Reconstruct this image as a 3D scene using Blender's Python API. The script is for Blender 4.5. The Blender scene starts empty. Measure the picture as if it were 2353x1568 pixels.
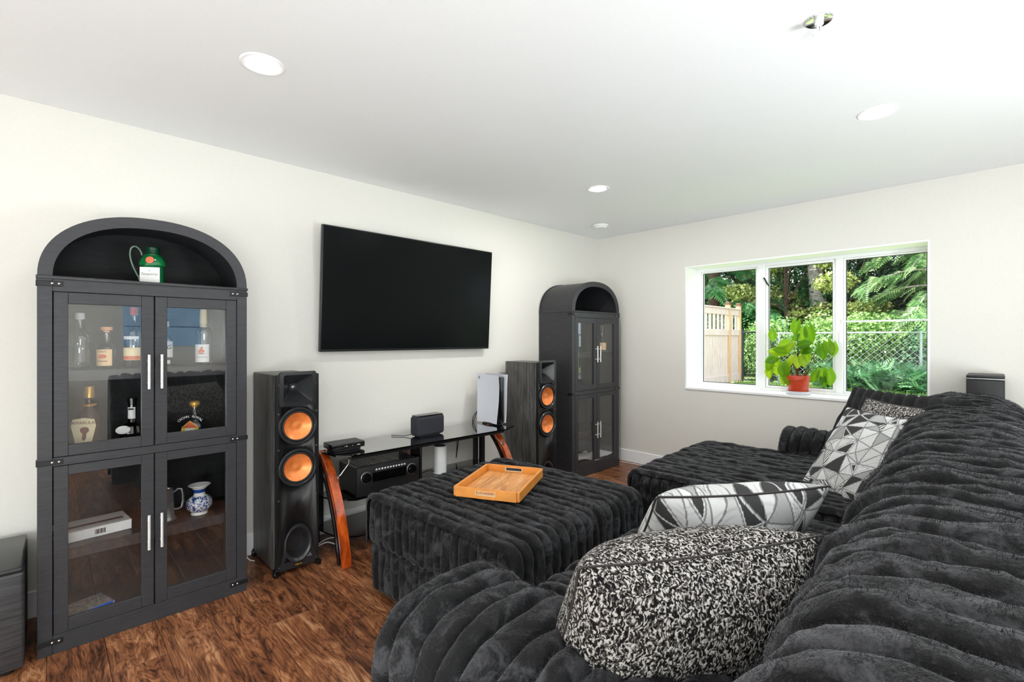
import bpy, bmesh, math, random
import numpy as np
from mathutils import Vector, Matrix, Euler

random.seed(7)
rng = np.random.default_rng(7)
scene = bpy.context.scene
COL = scene.collection

# ------------------------------------------------------------------ camera, world, sun, exposure
cam_d = bpy.data.cameras.new('camera')
cam = bpy.data.objects.new('camera', cam_d)
COL.objects.link(cam)
cam.location = (0.0, 0.0, 1.32)
cam.rotation_euler = (math.radians(90), 0, math.radians(45.68 - 90))
cam_d.sensor_width = 36.0
cam_d.lens = 16.783
cam_d.shift_y = -0.00255
cam_d.clip_start = 0.02
cam_d.clip_end = 200
scene.camera = cam

world = bpy.data.worlds.new('world')
scene.world = world
world.use_nodes = True
wn = world.node_tree.nodes
wn['Background'].inputs['Color'].default_value = (0.80, 0.90, 1.0, 1)
wn['Background'].inputs['Strength'].default_value = 3.0

sun_d = bpy.data.lights.new('sun', 'SUN')
sun_d.energy = 9.0
sun_d.angle = math.radians(3)
sun_d.color = (1.0, 0.975, 0.93)
sun = bpy.data.objects.new('sun', sun_d)
COL.objects.link(sun)
sun.rotation_euler = Vector((0.26, -0.42, -0.86)).to_track_quat('-Z', 'Y').to_euler()

# fill lights added out of view, tilted upward to brighten ceiling and walls
def add_fill_light(loc, sx, sy, rot, watts):
    d = bpy.data.lights.new('bounce_flash', 'AREA')
    d.shape = 'RECTANGLE'
    d.size, d.size_y = sx, sy
    d.energy = watts
    d.color = (0.87, 0.955, 1.0)
    o = bpy.data.objects.new('bounce_flash', d)
    COL.objects.link(o)
    o.location = loc
    o.rotation_euler = rot
add_fill_light((2.2, -1.7, 0.7), 0.6, 0.8, (math.radians(180 - 44), 0, 0.45), 62)
add_fill_light((-0.75, -1.5, 0.7), 1.5, 0.9, (math.radians(180 - 44), 0, -0.7), 62)
add_fill_light((-2.1, 0.2, 0.55), 0.9, 2.6, (math.radians(180), math.radians(-60), 0), 105)

LAMP_W = 7.0
scene.view_settings.view_transform = 'Standard'
scene.view_settings.look = 'None'
scene.view_settings.gamma = 1.0
scene.view_settings.exposure = 0.25
scene.view_settings.use_curve_mapping = False

# ------------------------------------------------------------------ materials
def srgb(r, g, b):
    def f(c):
        c /= 255.0
        return c / 12.92 if c <= 0.04045 else ((c + 0.055) / 1.055) ** 2.4
    return (f(r), f(g), f(b), 1.0)

class NT:
    """small node-tree writer"""
    def __init__(s, name):
        s.m = bpy.data.materials.new(name)
        s.m.use_nodes = True
        s.t = s.m.node_tree
        s.n = s.t.nodes
        s.b = s.n['Principled BSDF']
        s.out = s.n['Material Output']
    def node(s, typ, **kw):
        n = s.n.new(typ)
        for k, v in kw.items():
            if k.startswith('i_'):
                n.inputs[k[2:].replace('_', ' ')].default_value = v
            else:
                setattr(n, k, v)
        return n
    def link(s, a, b):
        s.t.links.new(a, b)
    def set(s, **kw):
        for k, v in kw.items():
            s.b.inputs[k.replace('_', ' ')].default_value = v
    def ramp(s, src, stops, interp='LINEAR'):
        r = s.n.new('ShaderNodeValToRGB')
        r.color_ramp.interpolation = interp
        e = r.color_ramp.elements
        while len(e) < len(stops):
            e.new(0.5)
        for el, (p, c) in zip(e, stops):
            el.position = p
            el.color = c if len(c) == 4 else (*c, 1)
        if src is not None:
            s.link(src, r.inputs['Fac'])
        return r
    def coord(s, which='Object', scale=(1, 1, 1), rot=(0, 0, 0)):
        tc = s.n.new('ShaderNodeTexCoord')
        mp = s.n.new('ShaderNodeMapping')
        mp.inputs['Scale'].default_value = scale
        mp.inputs['Rotation'].default_value = rot
        s.link(tc.outputs[which], mp.inputs['Vector'])
        return mp.outputs['Vector']
    def noise(s, vec, scale, detail=3, rough=0.5, dist=0.0):
        n = s.n.new('ShaderNodeTexNoise')
        n.inputs['Scale'].default_value = scale
        n.inputs['Detail'].default_value = detail
        n.inputs['Roughness'].default_value = rough
        n.inputs['Distortion'].default_value = dist
        if vec is not None:
            s.link(vec, n.inputs['Vector'])
        return n
    def bump(s, h, strength=0.3, dist=0.01):
        b = s.n.new('ShaderNodeBump')
        b.inputs['Strength'].default_value = strength
        b.inputs['Distance'].default_value = dist
        s.link(h, b.inputs['Height'])
        s.link(b.outputs['Normal'], s.b.inputs['Normal'])
        return b

def plain(name, col, rough=0.5, metal=0.0, spec=0.5, var=0.06, nscale=30.0, bump=0.0, coat=0.0):
    t = NT(name)
    t.set(Roughness=rough, Metallic=metal)
    t.b.inputs['Specular IOR Level'].default_value = spec
    t.b.inputs['Coat Weight'].default_value = coat
    v = t.coord()
    n = t.noise(v, nscale, 3)
    c0 = tuple(max(0, c * (1 - var)) for c in col[:3])
    c1 = tuple(min(1, c * (1 + var)) for c in col[:3])
    r = t.ramp(n.outputs['Fac'], [(0.3, c0), (0.7, c1)])
    t.link(r.outputs['Color'], t.b.inputs['Base Color'])
    if bump:
        t.bump(n.outputs['Fac'], bump, 0.004)
    return t.m

def thin_glass(name, tint=(1, 1, 1), boost=1.0, base=0.0, rough=0.0):
    t = NT(name)
    tr = t.node('ShaderNodeBsdfTransparent')
    tr.inputs['Color'].default_value = (*tint, 1)
    gl = t.node('ShaderNodeBsdfGlossy')
    gl.inputs['Roughness'].default_value = rough
    gl.inputs['Color'].default_value = (1, 1, 1, 1)
    # Schlick reflectance, the same from either face of the thin sheet
    ge = t.n.new('ShaderNodeNewGeometry')
    dt = t.node('ShaderNodeVectorMath', operation='DOT_PRODUCT')
    t.link(ge.outputs['Normal'], dt.inputs[0])
    t.link(ge.outputs['Incoming'], dt.inputs[1])
    ab = t.node('ShaderNodeMath', operation='ABSOLUTE')
    t.link(dt.outputs['Value'], ab.inputs[0])
    om = t.node('ShaderNodeMath', operation='SUBTRACT', use_clamp=True)
    om.inputs[0].default_value = 1.0
    t.link(ab.outputs['Value'], om.inputs[1])
    pw = t.node('ShaderNodeMath', operation='POWER')
    pw.inputs[1].default_value = 5.0
    t.link(om.outputs['Value'], pw.inputs[0])
    fr = t.node('ShaderNodeMath', operation='MULTIPLY_ADD')
    fr.inputs[1].default_value = 0.96
    fr.inputs[2].default_value = 0.04
    t.link(pw.outputs['Value'], fr.inputs[0])
    ma = t.node('ShaderNodeMath', operation='MULTIPLY_ADD', use_clamp=True)
    ma.inputs[1].default_value = boost
    ma.inputs[2].default_value = base
    t.link(fr.outputs['Value'], ma.inputs[0])
    mx = t.node('ShaderNodeMixShader')
    t.link(ma.outputs['Value'], mx.inputs['Fac'])
    t.link(tr.outputs['BSDF'], mx.inputs[1])
    t.link(gl.outputs['BSDF'], mx.inputs[2])
    t.link(mx.outputs['Shader'], t.out.inputs['Surface'])
    t.n.remove(t.b)
    return t.m

def emit(name, col, s):
    t = NT(name)
    t.b.inputs['Base Color'].default_value = (*col, 1)
    t.b.inputs['Emission Color'].default_value = (*col, 1)
    t.b.inputs['Emission Strength'].default_value = s
    return t.m

M = {}
M['wall'] = plain('wall_paint', srgb(228, 225, 218), 0.8, spec=0.25, var=0.012, nscale=60, bump=0.05)
M['ceil'] = plain('ceiling_paint', srgb(247, 248, 249), 0.9, spec=0.1, var=0.008, nscale=90, bump=0.04)
M['white'] = plain('white_trim_paint', srgb(250, 250, 250), 0.45, var=0.005)
M['vinyl'] = plain('white_window_vinyl', srgb(251, 251, 252), 0.35, var=0.005)
M['steel'] = plain('brushed_steel', srgb(226, 224, 222), 0.4, metal=0.45, var=0.05, nscale=80)
M['chrome'] = plain('polished_chrome', srgb(220, 220, 220), 0.12, metal=1.0, var=0.03)
M['blackmetal'] = plain('black_iron', srgb(22, 22, 24), 0.45, metal=0.3, var=0.1)
M['blackgloss'] = plain('black_gloss_plastic', srgb(14, 14, 15), 0.12, var=0.1)
M['blackplastic'] = plain('black_matte_plastic', srgb(24, 24, 26), 0.45, var=0.12, nscale=60, bump=0.05)
M['horn'] = plain('black_satin_horn', srgb(34, 35, 37), 0.3, var=0.05)
M['rubber'] = plain('black_rubber', srgb(16, 16, 17), 0.55, var=0.1)
M['gasket'] = plain('dark_window_gasket', srgb(35, 38, 38), 0.6)

def wood_black(name, base, hi, scale, rough=0.45, spec=0.4, bstr=0.25):
    t = NT(name)
    t.set(Roughness=rough)
    t.b.inputs['Specular IOR Level'].default_value = spec
    v = t.coord('Object', scale)
    n = t.noise(v, 4.0, 6, 0.65, 0.6)
    r = t.ramp(n.outputs['Fac'], [(0.35, base), (0.62, hi), (0.75, base)])
    t.link(r.outputs['Color'], t.b.inputs['Base Color'])
    t.bump(n.outputs['Fac'], bstr, 0.002)
    return t.m
M['cab'] = wood_black('charcoal_painted_wood', srgb(42, 42, 45)[:3], srgb(52, 52, 55)[:3], (3, 3, 26), 0.42, 0.4, 0.22)
M['cabrail'] = wood_black('charcoal_painted_wood_rail', srgb(42, 42, 45)[:3], srgb(52, 52, 55)[:3], (3, 26, 26), 0.42, 0.4, 0.22)
M['cabin'] = wood_black('black_cabinet_lining', srgb(20, 20, 21)[:3], srgb(32, 32, 33)[:3], (3, 20, 20), 0.55, 0.25, 0.3)
M['ash'] = wood_black('black_ash_vinyl', srgb(34, 34, 35)[:3], srgb(100, 98, 95)[:3], (14, 14, 1.0), 0.4, 0.5, 0.2)
M['ashdark'] = wood_black('black_ash_vinyl_front', srgb(13, 13, 14)[:3], srgb(24, 24, 25)[:3], (24, 24, 1.2), 0.38, 0.4, 0.15)
M['ashh'] = wood_black('black_ash_vinyl_level', srgb(34, 34, 36)[:3], srgb(62, 62, 64)[:3], (1.2, 1.2, 22), 0.4, 0.5, 0.3)

def copper():
    t = NT('copper_cone')
    t.set(Roughness=0.34, Metallic=0.35)
    v = t.coord()
    n = t.noise(v, 40, 2)
    r = t.ramp(n.outputs['Fac'], [(0.3, srgb(232, 128, 62)[:3]), (0.7, srgb(246, 148, 80)[:3])])
    t.link(r.outputs['Color'], t.b.inputs['Base Color'])
    return t.m
M['copper'] = copper()

def floor_wood():
    t = NT('rustic_hardwood')
    t.set(Roughness=0.36)
    t.b.inputs['Specular IOR Level'].default_value = 0.45
    tc = t.n.new('ShaderNodeTexCoord')
    oi = t.n.new('ShaderNodeObjectInfo')
    ad = t.node('ShaderNodeVectorMath', operation='MULTIPLY')
    cb = t.n.new('ShaderNodeCombineXYZ')
    for k in 'XYZ':
        t.link(oi.outputs['Random'], cb.inputs[k])
    ad.inputs[1].default_value = (37.0, 61.0, 13.0)
    t.link(cb.outputs['Vector'], ad.inputs[0])
    sm = t.node('ShaderNodeVectorMath', operation='ADD')
    t.link(tc.outputs['Object'], sm.inputs[0])
    t.link(ad.outputs['Vector'], sm.inputs[1])
    mp = t.n.new('ShaderNodeMapping')
    mp.inputs['Scale'].default_value = (9.0, 1.3, 1.0)
    t.link(sm.outputs['Vector'], mp.inputs['Vector'])
    v = mp.outputs['Vector']
    n1 = t.noise(v, 1.3, 3, 0.55, 1.2)
    # growth rings: contour lines of the distorted large noise
    def math_(op, a_, b_, c_=None):
        m_ = t.node('ShaderNodeMath', operation=op)
        for i_, q_ in enumerate((a_, b_, c_)):
            if q_ is None:
                continue
            if hasattr(q_, 'links'):
                t.link(q_, m_.inputs[i_])
            else:
                m_.inputs[i_].default_value = q_
        return m_.outputs['Value']
    sn = math_('SINE', math_('MULTIPLY', n1.outputs['Fac'], 62.0), None)
    ln = math_('POWER', math_('MULTIPLY_ADD', sn, 0.5, 0.5), 3.0)
    mp2 = t.n.new('ShaderNodeMapping')
    mp2.inputs['Scale'].default_value = (95.0, 3.6, 1.0)
    t.link(sm.outputs['Vector'], mp2.inputs['Vector'])
    n2 = t.noise(mp2.outputs['Vector'], 1.0, 6, 0.72, 0.4)
    mp3 = t.n.new('ShaderNodeMapping')
    mp3.inputs['Scale'].default_value = (16.0, 3.0, 1.0)
    t.link(sm.outputs['Vector'], mp3.inputs['Vector'])
    n3 = t.noise(mp3.outputs['Vector'], 1.0, 6, 0.66, 1.4)
    v1 = math_('MULTIPLY_ADD', n2.outputs['Fac'], 0.50, math_('MULTIPLY', n3.outputs['Fac'], 0.95))
    v2 = math_('MULTIPLY_ADD', ln, -0.13, v1)
    v3 = math_('MULTIPLY_ADD', oi.outputs['Random'], 0.10, v2)
    r = t.ramp(v3, [(0.42, srgb(26, 14, 9)), (0.56, srgb(70, 39, 24)), (0.70, srgb(114, 69, 43)), (0.84, srgb(152, 99, 64)), (0.96, srgb(186, 138, 100))])
    class b:
        outputs = {'Value': v2}
    t.link(r.outputs['Color'], t.b.inputs['Base Color'])
    t.bump(b.outputs['Value'], 0.25, 0.003)
    return t.m
M['floor'] = floor_wood()

def plush(name='black_plush_fur', k=1.0, sheen=0.3):
    t = NT(name)
    t.set(Roughness=0.75)
    t.b.inputs['Specular IOR Level'].default_value = 0.25
    t.b.inputs['Sheen Weight'].default_value = sheen
    t.b.inputs['Sheen Roughness'].default_value = 0.35
    t.b.inputs['Sheen Tint'].default_value = (0.62, 0.62, 0.66, 1)
    v = t.coord()
    n1 = t.noise(v, 13, 4, 0.6, 1.0)
    n2 = t.noise(v, 150, 4, 0.7)
    mx = t.node('ShaderNodeMath', operation='MULTIPLY_ADD')
    mx.inputs[1].default_value = 0.35
    t.link(n2.outputs['Fac'], mx.inputs[0])
    t.link(n1.outputs['Fac'], mx.inputs[2])
    r = t.ramp(mx.outputs['Value'], [(0.56, srgb(4, 4, 5)), (0.68, srgb(13, 13, 14)), (0.85, srgb(60 * k, 60 * k, 63 * k))])
    t.link(r.outputs['Color'], t.b.inputs['Base Color'])
    t.bump(mx.outputs['Value'], 0.7, 0.012)
    return t.m
M['plush'] = plush()
M['plushblack'] = plush('jet_black_plush', 0.5, 0.08)

def boucle():
    t = NT('salt_and_pepper_boucle')
    t.set(Roughness=0.9)
    t.b.inputs['Specular IOR Level'].default_value = 0.15
    v = t.coord()
    nz = t.noise(v, 60, 2)
    ad = t.node('ShaderNodeVectorMath', operation='SCALE')
    ad.inputs['Scale'].default_value = 0.02
    t.link(nz.outputs['Color'], ad.inputs[0])
    sm = t.node('ShaderNodeVectorMath', operation='ADD')
    t.link(v, sm.inputs[0])
    t.link(ad.outputs['Vector'], sm.inputs[1])
    mp = t.n.new('ShaderNodeMapping')
    mp.inputs['Scale'].default_value = (1.0, 1.0, 0.38)
    mp.inputs['Rotation'].default_value = (0, 0.5, 0)
    t.link(sm.outputs['Vector'], mp.inputs['Vector'])
    n = t.noise(mp.outputs['Vector'], 215, 1, 0.5)
    r = t.ramp(n.outputs['Fac'], [(0.42, srgb(18, 16, 16)), (0.52, srgb(88, 83, 80)), (0.61, srgb(190, 186, 182))])
    t.link(r.outputs['Color'], t.b.inputs['Base Color'])
    t.bump(n.outputs['Fac'], 0.8, 0.006)
    return t.m
M['boucle'] = boucle()

def printed():
    t = NT('printed_cotton')
    t.set(Roughness=0.85)
    t.b.inputs['Specular IOR Level'].default_value = 0.2
    at = t.node('ShaderNodeVertexColor', layer_name='print')
    v = t.coord()
    n = t.noise(v, 900, 2)
    t.link(at.outputs['Color'], t.b.inputs['Base Color'])
    t.bump(n.outputs['Fac'], 0.15, 0.001)
    return t.m
M['print'] = printed()

def tray_wood():
    t = NT('oiled_acacia')
    t.set(Roughness=0.4)
    v = t.coord('Object', (1.5, 14, 14))
    n = t.noise(v, 3.0, 5, 0.6, 0.6)
    r = t.ramp(n.outputs['Fac'], [(0.32, srgb(176, 112, 58)), (0.55, srgb(218, 152, 88)), (0.72, srgb(236, 184, 128))])
    t.link(r.outputs['Color'], t.b.inputs['Base Color'])
    t.bump(n.outputs['Fac'], 0.15, 0.001)
    return t.m
M['tray'] = tray_wood()
M['trayrim'] = plain('orange_stained_wood', srgb(226, 146, 62), 0.4, var=0.1, nscale=20)
M['trayplate'] = plain('pale_wood_grip', srgb(232, 200, 160), 0.4, var=0.06)

def cherry():
    t = NT('lacquered_cherry')
    t.set(Roughness=0.18)
    t.b.inputs['Coat Weight'].default_value = 0.6
    v = t.coord('Object', (8, 8, 1.2))
    n = t.noise(v, 3.0, 4, 0.6, 0.4)
    r = t.ramp(n.outputs['Fac'], [(0.3, srgb(120, 40, 12)), (0.6, srgb(186, 80, 26)), (0.8, srgb(214, 108, 44))])
    t.link(r.outputs['Color'], t.b.inputs['Base Color'])
    return t.m
M['cherry'] = cherry()
M['glassdoor'] = thin_glass('cabinet_glass', (0.96, 0.965, 0.965), 1.3, 0.01)
M['pane'] = thin_glass('window_glass', (0.97, 0.985, 0.975), 0.12, 0.0)
M['smoke'] = thin_glass('smoked_black_glass', (0.16, 0.16, 0.17), 1.6, 0.06)
M['smokeedge'] = plain('black_glass_edge', srgb(10, 10, 11), 0.08)
M['bottle'] = thin_glass('clear_bottle_glass', (0.86, 0.89, 0.89), 1.6, 0.04, 0.02)
M['amber'] = thin_glass('amber_spirit_glass', (0.55, 0.22, 0.06), 1.6, 0.03, 0.02)
M['darkliq'] = thin_glass('dark_spirit_glass', (0.16, 0.05, 0.025), 1.6, 0.03, 0.02)
M['creamliq'] = plain('brown_cream_bottle', srgb(70, 46, 40), 0.15, var=0.05)
M['green'] = plain('green_glazed_ceramic', srgb(20, 112, 62), 0.12, var=0.06, coat=0.5)
M['greendark'] = plain('dark_green_metal', srgb(14, 62, 40), 0.2, var=0.06)
M['greenpale'] = plain('pale_green_enamel', srgb(120, 150, 132), 0.25, var=0.05)
M['seal'] = plain('red_wax_seal', srgb(226, 118, 84), 0.4, var=0.2, nscale=200)
M['paper'] = plain('white_paper_label', srgb(240, 238, 236), 0.6, var=0.01)
M['cream'] = plain('cream_paper_label', srgb(244, 226, 184), 0.6, var=0.03)
M['peach'] = plain('peach_paper_label', srgb(250, 210, 160), 0.6, var=0.03)
M['ink'] = plain('dark_ink', srgb(50, 46, 44), 0.6)
M['inkgrey'] = plain('grey_ink', srgb(140, 138, 136), 0.6)
M['inkbrown'] = plain('brown_ink', srgb(120, 70, 40), 0.6)
M['orangeink'] = plain('orange_ink', srgb(216, 108, 62), 0.55, var=0.2, nscale=150)
M['gold'] = plain('gold_foil', srgb(226, 176, 84), 0.3, metal=0.5, var=0.06)
M['yellow'] = plain('yellow_label', srgb(238, 206, 82), 0.5, var=0.08)
M['cork'] = plain('natural_cork_stopper', srgb(238, 180, 138), 0.6, var=0.1, nscale=120)
M['pewter'] = plain('pewter', srgb(150, 150, 150), 0.3, metal=0.85, var=0.08)
M['porcelain'] = plain('white_porcelain', srgb(238, 234, 230), 0.12, var=0.01)
M['cobalt'] = plain('cobalt_glaze', srgb(34, 72, 150), 0.15, var=0.15)
def delft():
    t = NT('blue_flower_porcelain')
    t.set(Roughness=0.12)
    v = t.coord()
    n = t.noise(v, 55, 2, 0.5, 2.2)
    r = t.ramp(n.outputs['Fac'], [(0.0, srgb(28, 44, 110)), (0.44, srgb(40, 60, 130)), (0.48, srgb(150, 165, 205)), (0.52, srgb(236, 234, 232))])
    t.link(r.outputs['Color'], t.b.inputs['Base Color'])
    return t.m
M['delft'] = delft()
M['casegrey'] = plain('grey_cover_art', srgb(150, 144, 136), 0.35, var=0.5, nscale=60)
M['blue'] = plain('blue_plastic_case', srgb(44, 110, 230), 0.25, var=0.05)
M['clearcase'] = plain('pale_blue_plastic', srgb(176, 196, 226), 0.2, var=0.05)
M['picbrown'] = plain('brown_box_art', srgb(96, 70, 66), 0.4, var=0.5, nscale=40)
M['consolewhite'] = plain('cool_white_shell', srgb(214, 216, 226), 0.35, var=0.01)
M['screen'] = plain('black_tv_screen', srgb(15, 17, 18), 0.2, spec=0.08, var=0.02)
M['tvedge'] = plain('dark_grey_bezel', srgb(52, 54, 56), 0.35, metal=0.5)
M['receivergrey'] = plain('dark_grey_metal_case', srgb(58, 57, 56), 0.4, metal=0.2, var=0.05)
M['fabricdark'] = plain('charcoal_speaker_cloth', srgb(36, 38, 46), 0.8, var=0.12, nscale=300, bump=0.2)
M['potred'] = plain('terracotta_plastic', srgb(206, 72, 40), 0.35, var=0.04)
M['saucer'] = plain('clear_plastic_saucer', srgb(214, 214, 222), 0.2, var=0.02)
M['soil'] = plain('dark_potting_soil', srgb(48, 36, 28), 0.95, var=0.4, nscale=90, bump=0.5)
M['stem'] = plain('brown_stem', srgb(112, 66, 40), 0.6, var=0.2)
M['stemgreen'] = plain('green_stem', srgb(96, 128, 60), 0.6, var=0.2)

def leaf_mat(name, c0, c1, c2, trans=0.35, rough=0.45):
    t = NT(name)
    t.set(Roughness=rough)
    t.b.inputs['Specular IOR Level'].default_value = 0.3
    at = t.node('ShaderNodeAttribute', attribute_name='tone')
    r = t.ramp(at.outputs['Fac'], [(0.0, c0), (0.5, c1), (1.0, c2)])
    t.link(r.outputs['Color'], t.b.inputs['Base Color'])
    tl = t.node('ShaderNodeBsdfTranslucent')
    t.link(r.outputs['Color'], tl.inputs['Color'])
    mx = t.node('ShaderNodeMixShader')
    mx.inputs['Fac'].default_value = trans
    t.link(t.b.outputs['BSDF'], mx.inputs[1])
    t.link(tl.outputs['BSDF'], mx.inputs[2])
    t.link(mx.outputs['Shader'], t.out.inputs['Surface'])
    return t.m
M['leafpot'] = leaf_mat('houseplant_leaf', srgb(48, 104, 22), srgb(118, 168, 22), srgb(186, 212, 44), 0.55, 0.3)
M['cedar'] = leaf_mat('cedar_needles', srgb(34, 60, 34), srgb(110, 152, 88), srgb(206, 226, 160))
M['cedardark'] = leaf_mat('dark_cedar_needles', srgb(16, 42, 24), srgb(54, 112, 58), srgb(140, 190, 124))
M['maple'] = leaf_mat('yellow_green_leaves', srgb(62, 70, 30), srgb(160, 172, 84), srgb(236, 238, 176))
M['shrub'] = leaf_mat('bright_shrub_leaves', srgb(46, 78, 36), srgb(142, 184, 96), srgb(232, 244, 186))
M['fern'] = leaf_mat('blue_green_fern', srgb(28, 54, 36), srgb(80, 130, 88), srgb(160, 200, 150))
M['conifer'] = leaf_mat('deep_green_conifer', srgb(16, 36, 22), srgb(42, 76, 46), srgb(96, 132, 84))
M['bark'] = plain('grey_bark', srgb(168, 156, 148), 0.9, var=0.35, nscale=14, bump=0.6)
M['barkbrown'] = plain('brown_bark', srgb(84, 62, 50), 0.9, var=0.35, nscale=14, bump=0.6)
def grassm():
    t = NT('lawn_grass')
    t.set(Roughness=0.9)
    v = t.coord()
    n = t.noise(v, 9, 5, 0.7)
    r = t.ramp(n.outputs['Fac'], [(0.35, srgb(104, 122, 70)), (0.6, srgb(158, 174, 108)), (0.75, srgb(190, 196, 140))])
    t.link(r.outputs['Color'], t.b.inputs['Base Color'])
    t.bump(n.outputs['Fac'], 0.5, 0.02)
    return t.m
M['lawn'] = grassm()
M['earth'] = plain('forest_soil', srgb(70, 76, 48), 0.95, var=0.4, nscale=5, bump=0.5)
def fencew(name, a, b):
    t = NT(name)
    t.set(Roughness=0.8)
    v = t.coord('Object', (10, 10, 1.2))
    n = t.noise(v, 4, 4, 0.6)
    r = t.ramp(n.outputs['Fac'], [(0.3, a), (0.7, b)])
    t.link(r.outputs['Color'], t.b.inputs['Base Color'])
    return t.m
M['fenceboard'] = fencew('weathered_cedar_board', srgb(198, 168, 166), srgb(226, 204, 202))
M['fencepost'] = fencew('fresh_cedar_post', srgb(196, 150, 116), srgb(222, 180, 144))
M['fencecap'] = fencew('dark_post_cap', srgb(96, 70, 54), srgb(126, 94, 72))
M['galv'] = plain('galvanised_wire', srgb(176, 182, 184), 0.4, metal=0.4, var=0.1)
M['blackfence'] = plain('black_coated_steel', srgb(36, 44, 44), 0.5, var=0.1)
M['lens'] = emit('lamp_lens', (1.0, 0.99, 0.97), 9.0)
M['bluecanvas'] = plain('blue_painted_canvas', srgb(168, 206, 238), 0.8, var=0.12, nscale=6)

# ------------------------------------------------------------------ mesh helpers
class MB:
    def __init__(s):
        s.v = []
        s.f = []
    def add(s, verts, faces, mat=None):
        o = len(s.v)
        if mat is not None:
            verts = [tuple(mat @ Vector(v)) for v in verts]
        s.v.extend(tuple(map(float, v)) for v in verts)
        s.f.extend([tuple(int(i) + o for i in f) for f in faces])
        return s
    def box(s, x0, x1, y0, y1, z0, z1, bev=0.0, seg=2, mat=None):
        if bev <= 0:
            vs = [(x, y, z) for z in (z0, z1) for y in (y0, y1) for x in (x0, x1)]
            fs = [(0, 2, 3, 1), (4, 5, 7, 6), (0, 1, 5, 4), (2, 6, 7, 3), (0, 4, 6, 2), (1, 3, 7, 5)]
            return s.add(vs, fs, mat)
        bm = bmesh.new()
        bmesh.ops.create_cube(bm, size=1.0)
        for v in bm.verts:
            v.co = Vector(((x0 + x1) / 2 + v.co.x * (x1 - x0), (y0 + y1) / 2 + v.co.y * (y1 - y0), (z0 + z1) / 2 + v.co.z * (z1 - z0)))
        bmesh.ops.bevel(bm, geom=bm.edges[:], offset=bev, segments=seg, affect='EDGES', profile=0.5)
        bm.verts.index_update()
        s.add([v.co[:] for v in bm.verts], [[v.index for v in f.verts] for f in bm.faces], mat)
        bm.free()
        return s
    def lathe(s, prof, n=32, mat=None, closed=False):
        """prof: (r, z) bottom to top; ends with r=0 close themselves"""
        vs, fs, rings = [], [], []
        for r, z in prof:
            if r <= 1e-6:
                rings.append([len(vs)])
                vs.append((0, 0, z))
            else:
                rings.append(list(range(len(vs), len(vs) + n)))
                vs.extend((r * math.cos(2 * math.pi * k / n), r * math.sin(2 * math.pi * k / n), z) for k in range(n))
        for a, b in zip(rings[:-1], rings[1:]):
            for k in range(n):
                k2 = (k + 1) % n
                if len(a) == 1 and len(b) == 1:
                    continue
                if len(a) == 1:
                    fs.append((a[0], b[k2], b[k]))
                elif len(b) == 1:
                    fs.append((a[k], a[k2], b[0]))
                else:
                    fs.append((a[k], a[k2], b[k2], b[k]))
        return s.add(vs, fs, mat)
    def tube(s, pts, r, n=8, caps=True, mat=None):
        pts = [Vector(p) for p in pts]
        rs = r if isinstance(r, (list, tuple)) else [r] * len(pts)
        vs, fs = [], []
        up = Vector((0, 0, 1))
        for i, p in enumerate(pts):
            d = (pts[min(i + 1, len(pts) - 1)] - pts[max(i - 1, 0)]).normalized()
            if i == 0:
                a = d.cross(up)
                if a.length < 1e-3:
                    a = d.cross(Vector((1, 0, 0)))
                a.normalize()
            else:
                a = (a - d * a.dot(d)).normalized()
            b = d.cross(a)
            for k in range(n):
                t = 2 * math.pi * k / n
                vs.append(tuple(p + (a * math.cos(t) + b * math.sin(t)) * rs[i]))
        for i in range(len(pts) - 1):
            for k in range(n):
                k2 = (k + 1) % n
                fs.append((i * n + k, i * n + k2, (i + 1) * n + k2, (i + 1) * n + k))
        if caps:
            fs.append(tuple(range(n))[::-1])
            fs.append(tuple(range((len(pts) - 1) * n, len(pts) * n)))
        return s.add(vs, fs, mat)
    def bar(s, pts, w, t, side, mat=None):
        """rectangular section swept along pts; side = unit vector of the width"""
        pts = [Vector(p) for p in pts]
        side = Vector(side).normalized()
        vs, fs = [], []
        for i, p in enumerate(pts):
            d = (pts[min(i + 1, len(pts) - 1)] - pts[max(i - 1, 0)]).normalized()
            nrm = d.cross(side).normalized()
            for a, b in ((-1, -1), (1, -1), (1, 1), (-1, 1)):
                vs.append(tuple(p + side * (a * w / 2) + nrm * (b * t / 2)))
        for i in range(len(pts) - 1):
            for k in range(4):
                k2 = (k + 1) % 4
                fs.append((i * 4 + k, i * 4 + k2, (i + 1) * 4 + k2, (i + 1) * 4 + k))
        fs.append((3, 2, 1, 0))
        m = (len(pts) - 1) * 4
        fs.append((m, m + 1, m + 2, m + 3))
        return s.add(vs, fs, mat)
    def ring(s, outer, inner, y0, y1, mat=None):
        """strip between two open/closed polylines in XZ, extruded from y0 to y1 (closed loops)"""
        n = len(outer)
        vs = []
        for y in (y0, y1):
            vs += [(x, y, z) for x, z in outer] + [(x, y, z) for x, z in inner]
        fs = []
        for k in range(n):
            k2 = (k + 1) % n
            fs.append((k, k2, n + k2, n + k))
            fs.append((2 * n + k2, 2 * n + k, 3 * n + k, 3 * n + k2))
            fs.append((k2, k, 2 * n + k, 2 * n + k2))
            fs.append((n + k, n + k2, 3 * n + k2, 3 * n + k))
        return s.add(vs, fs, mat)
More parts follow.
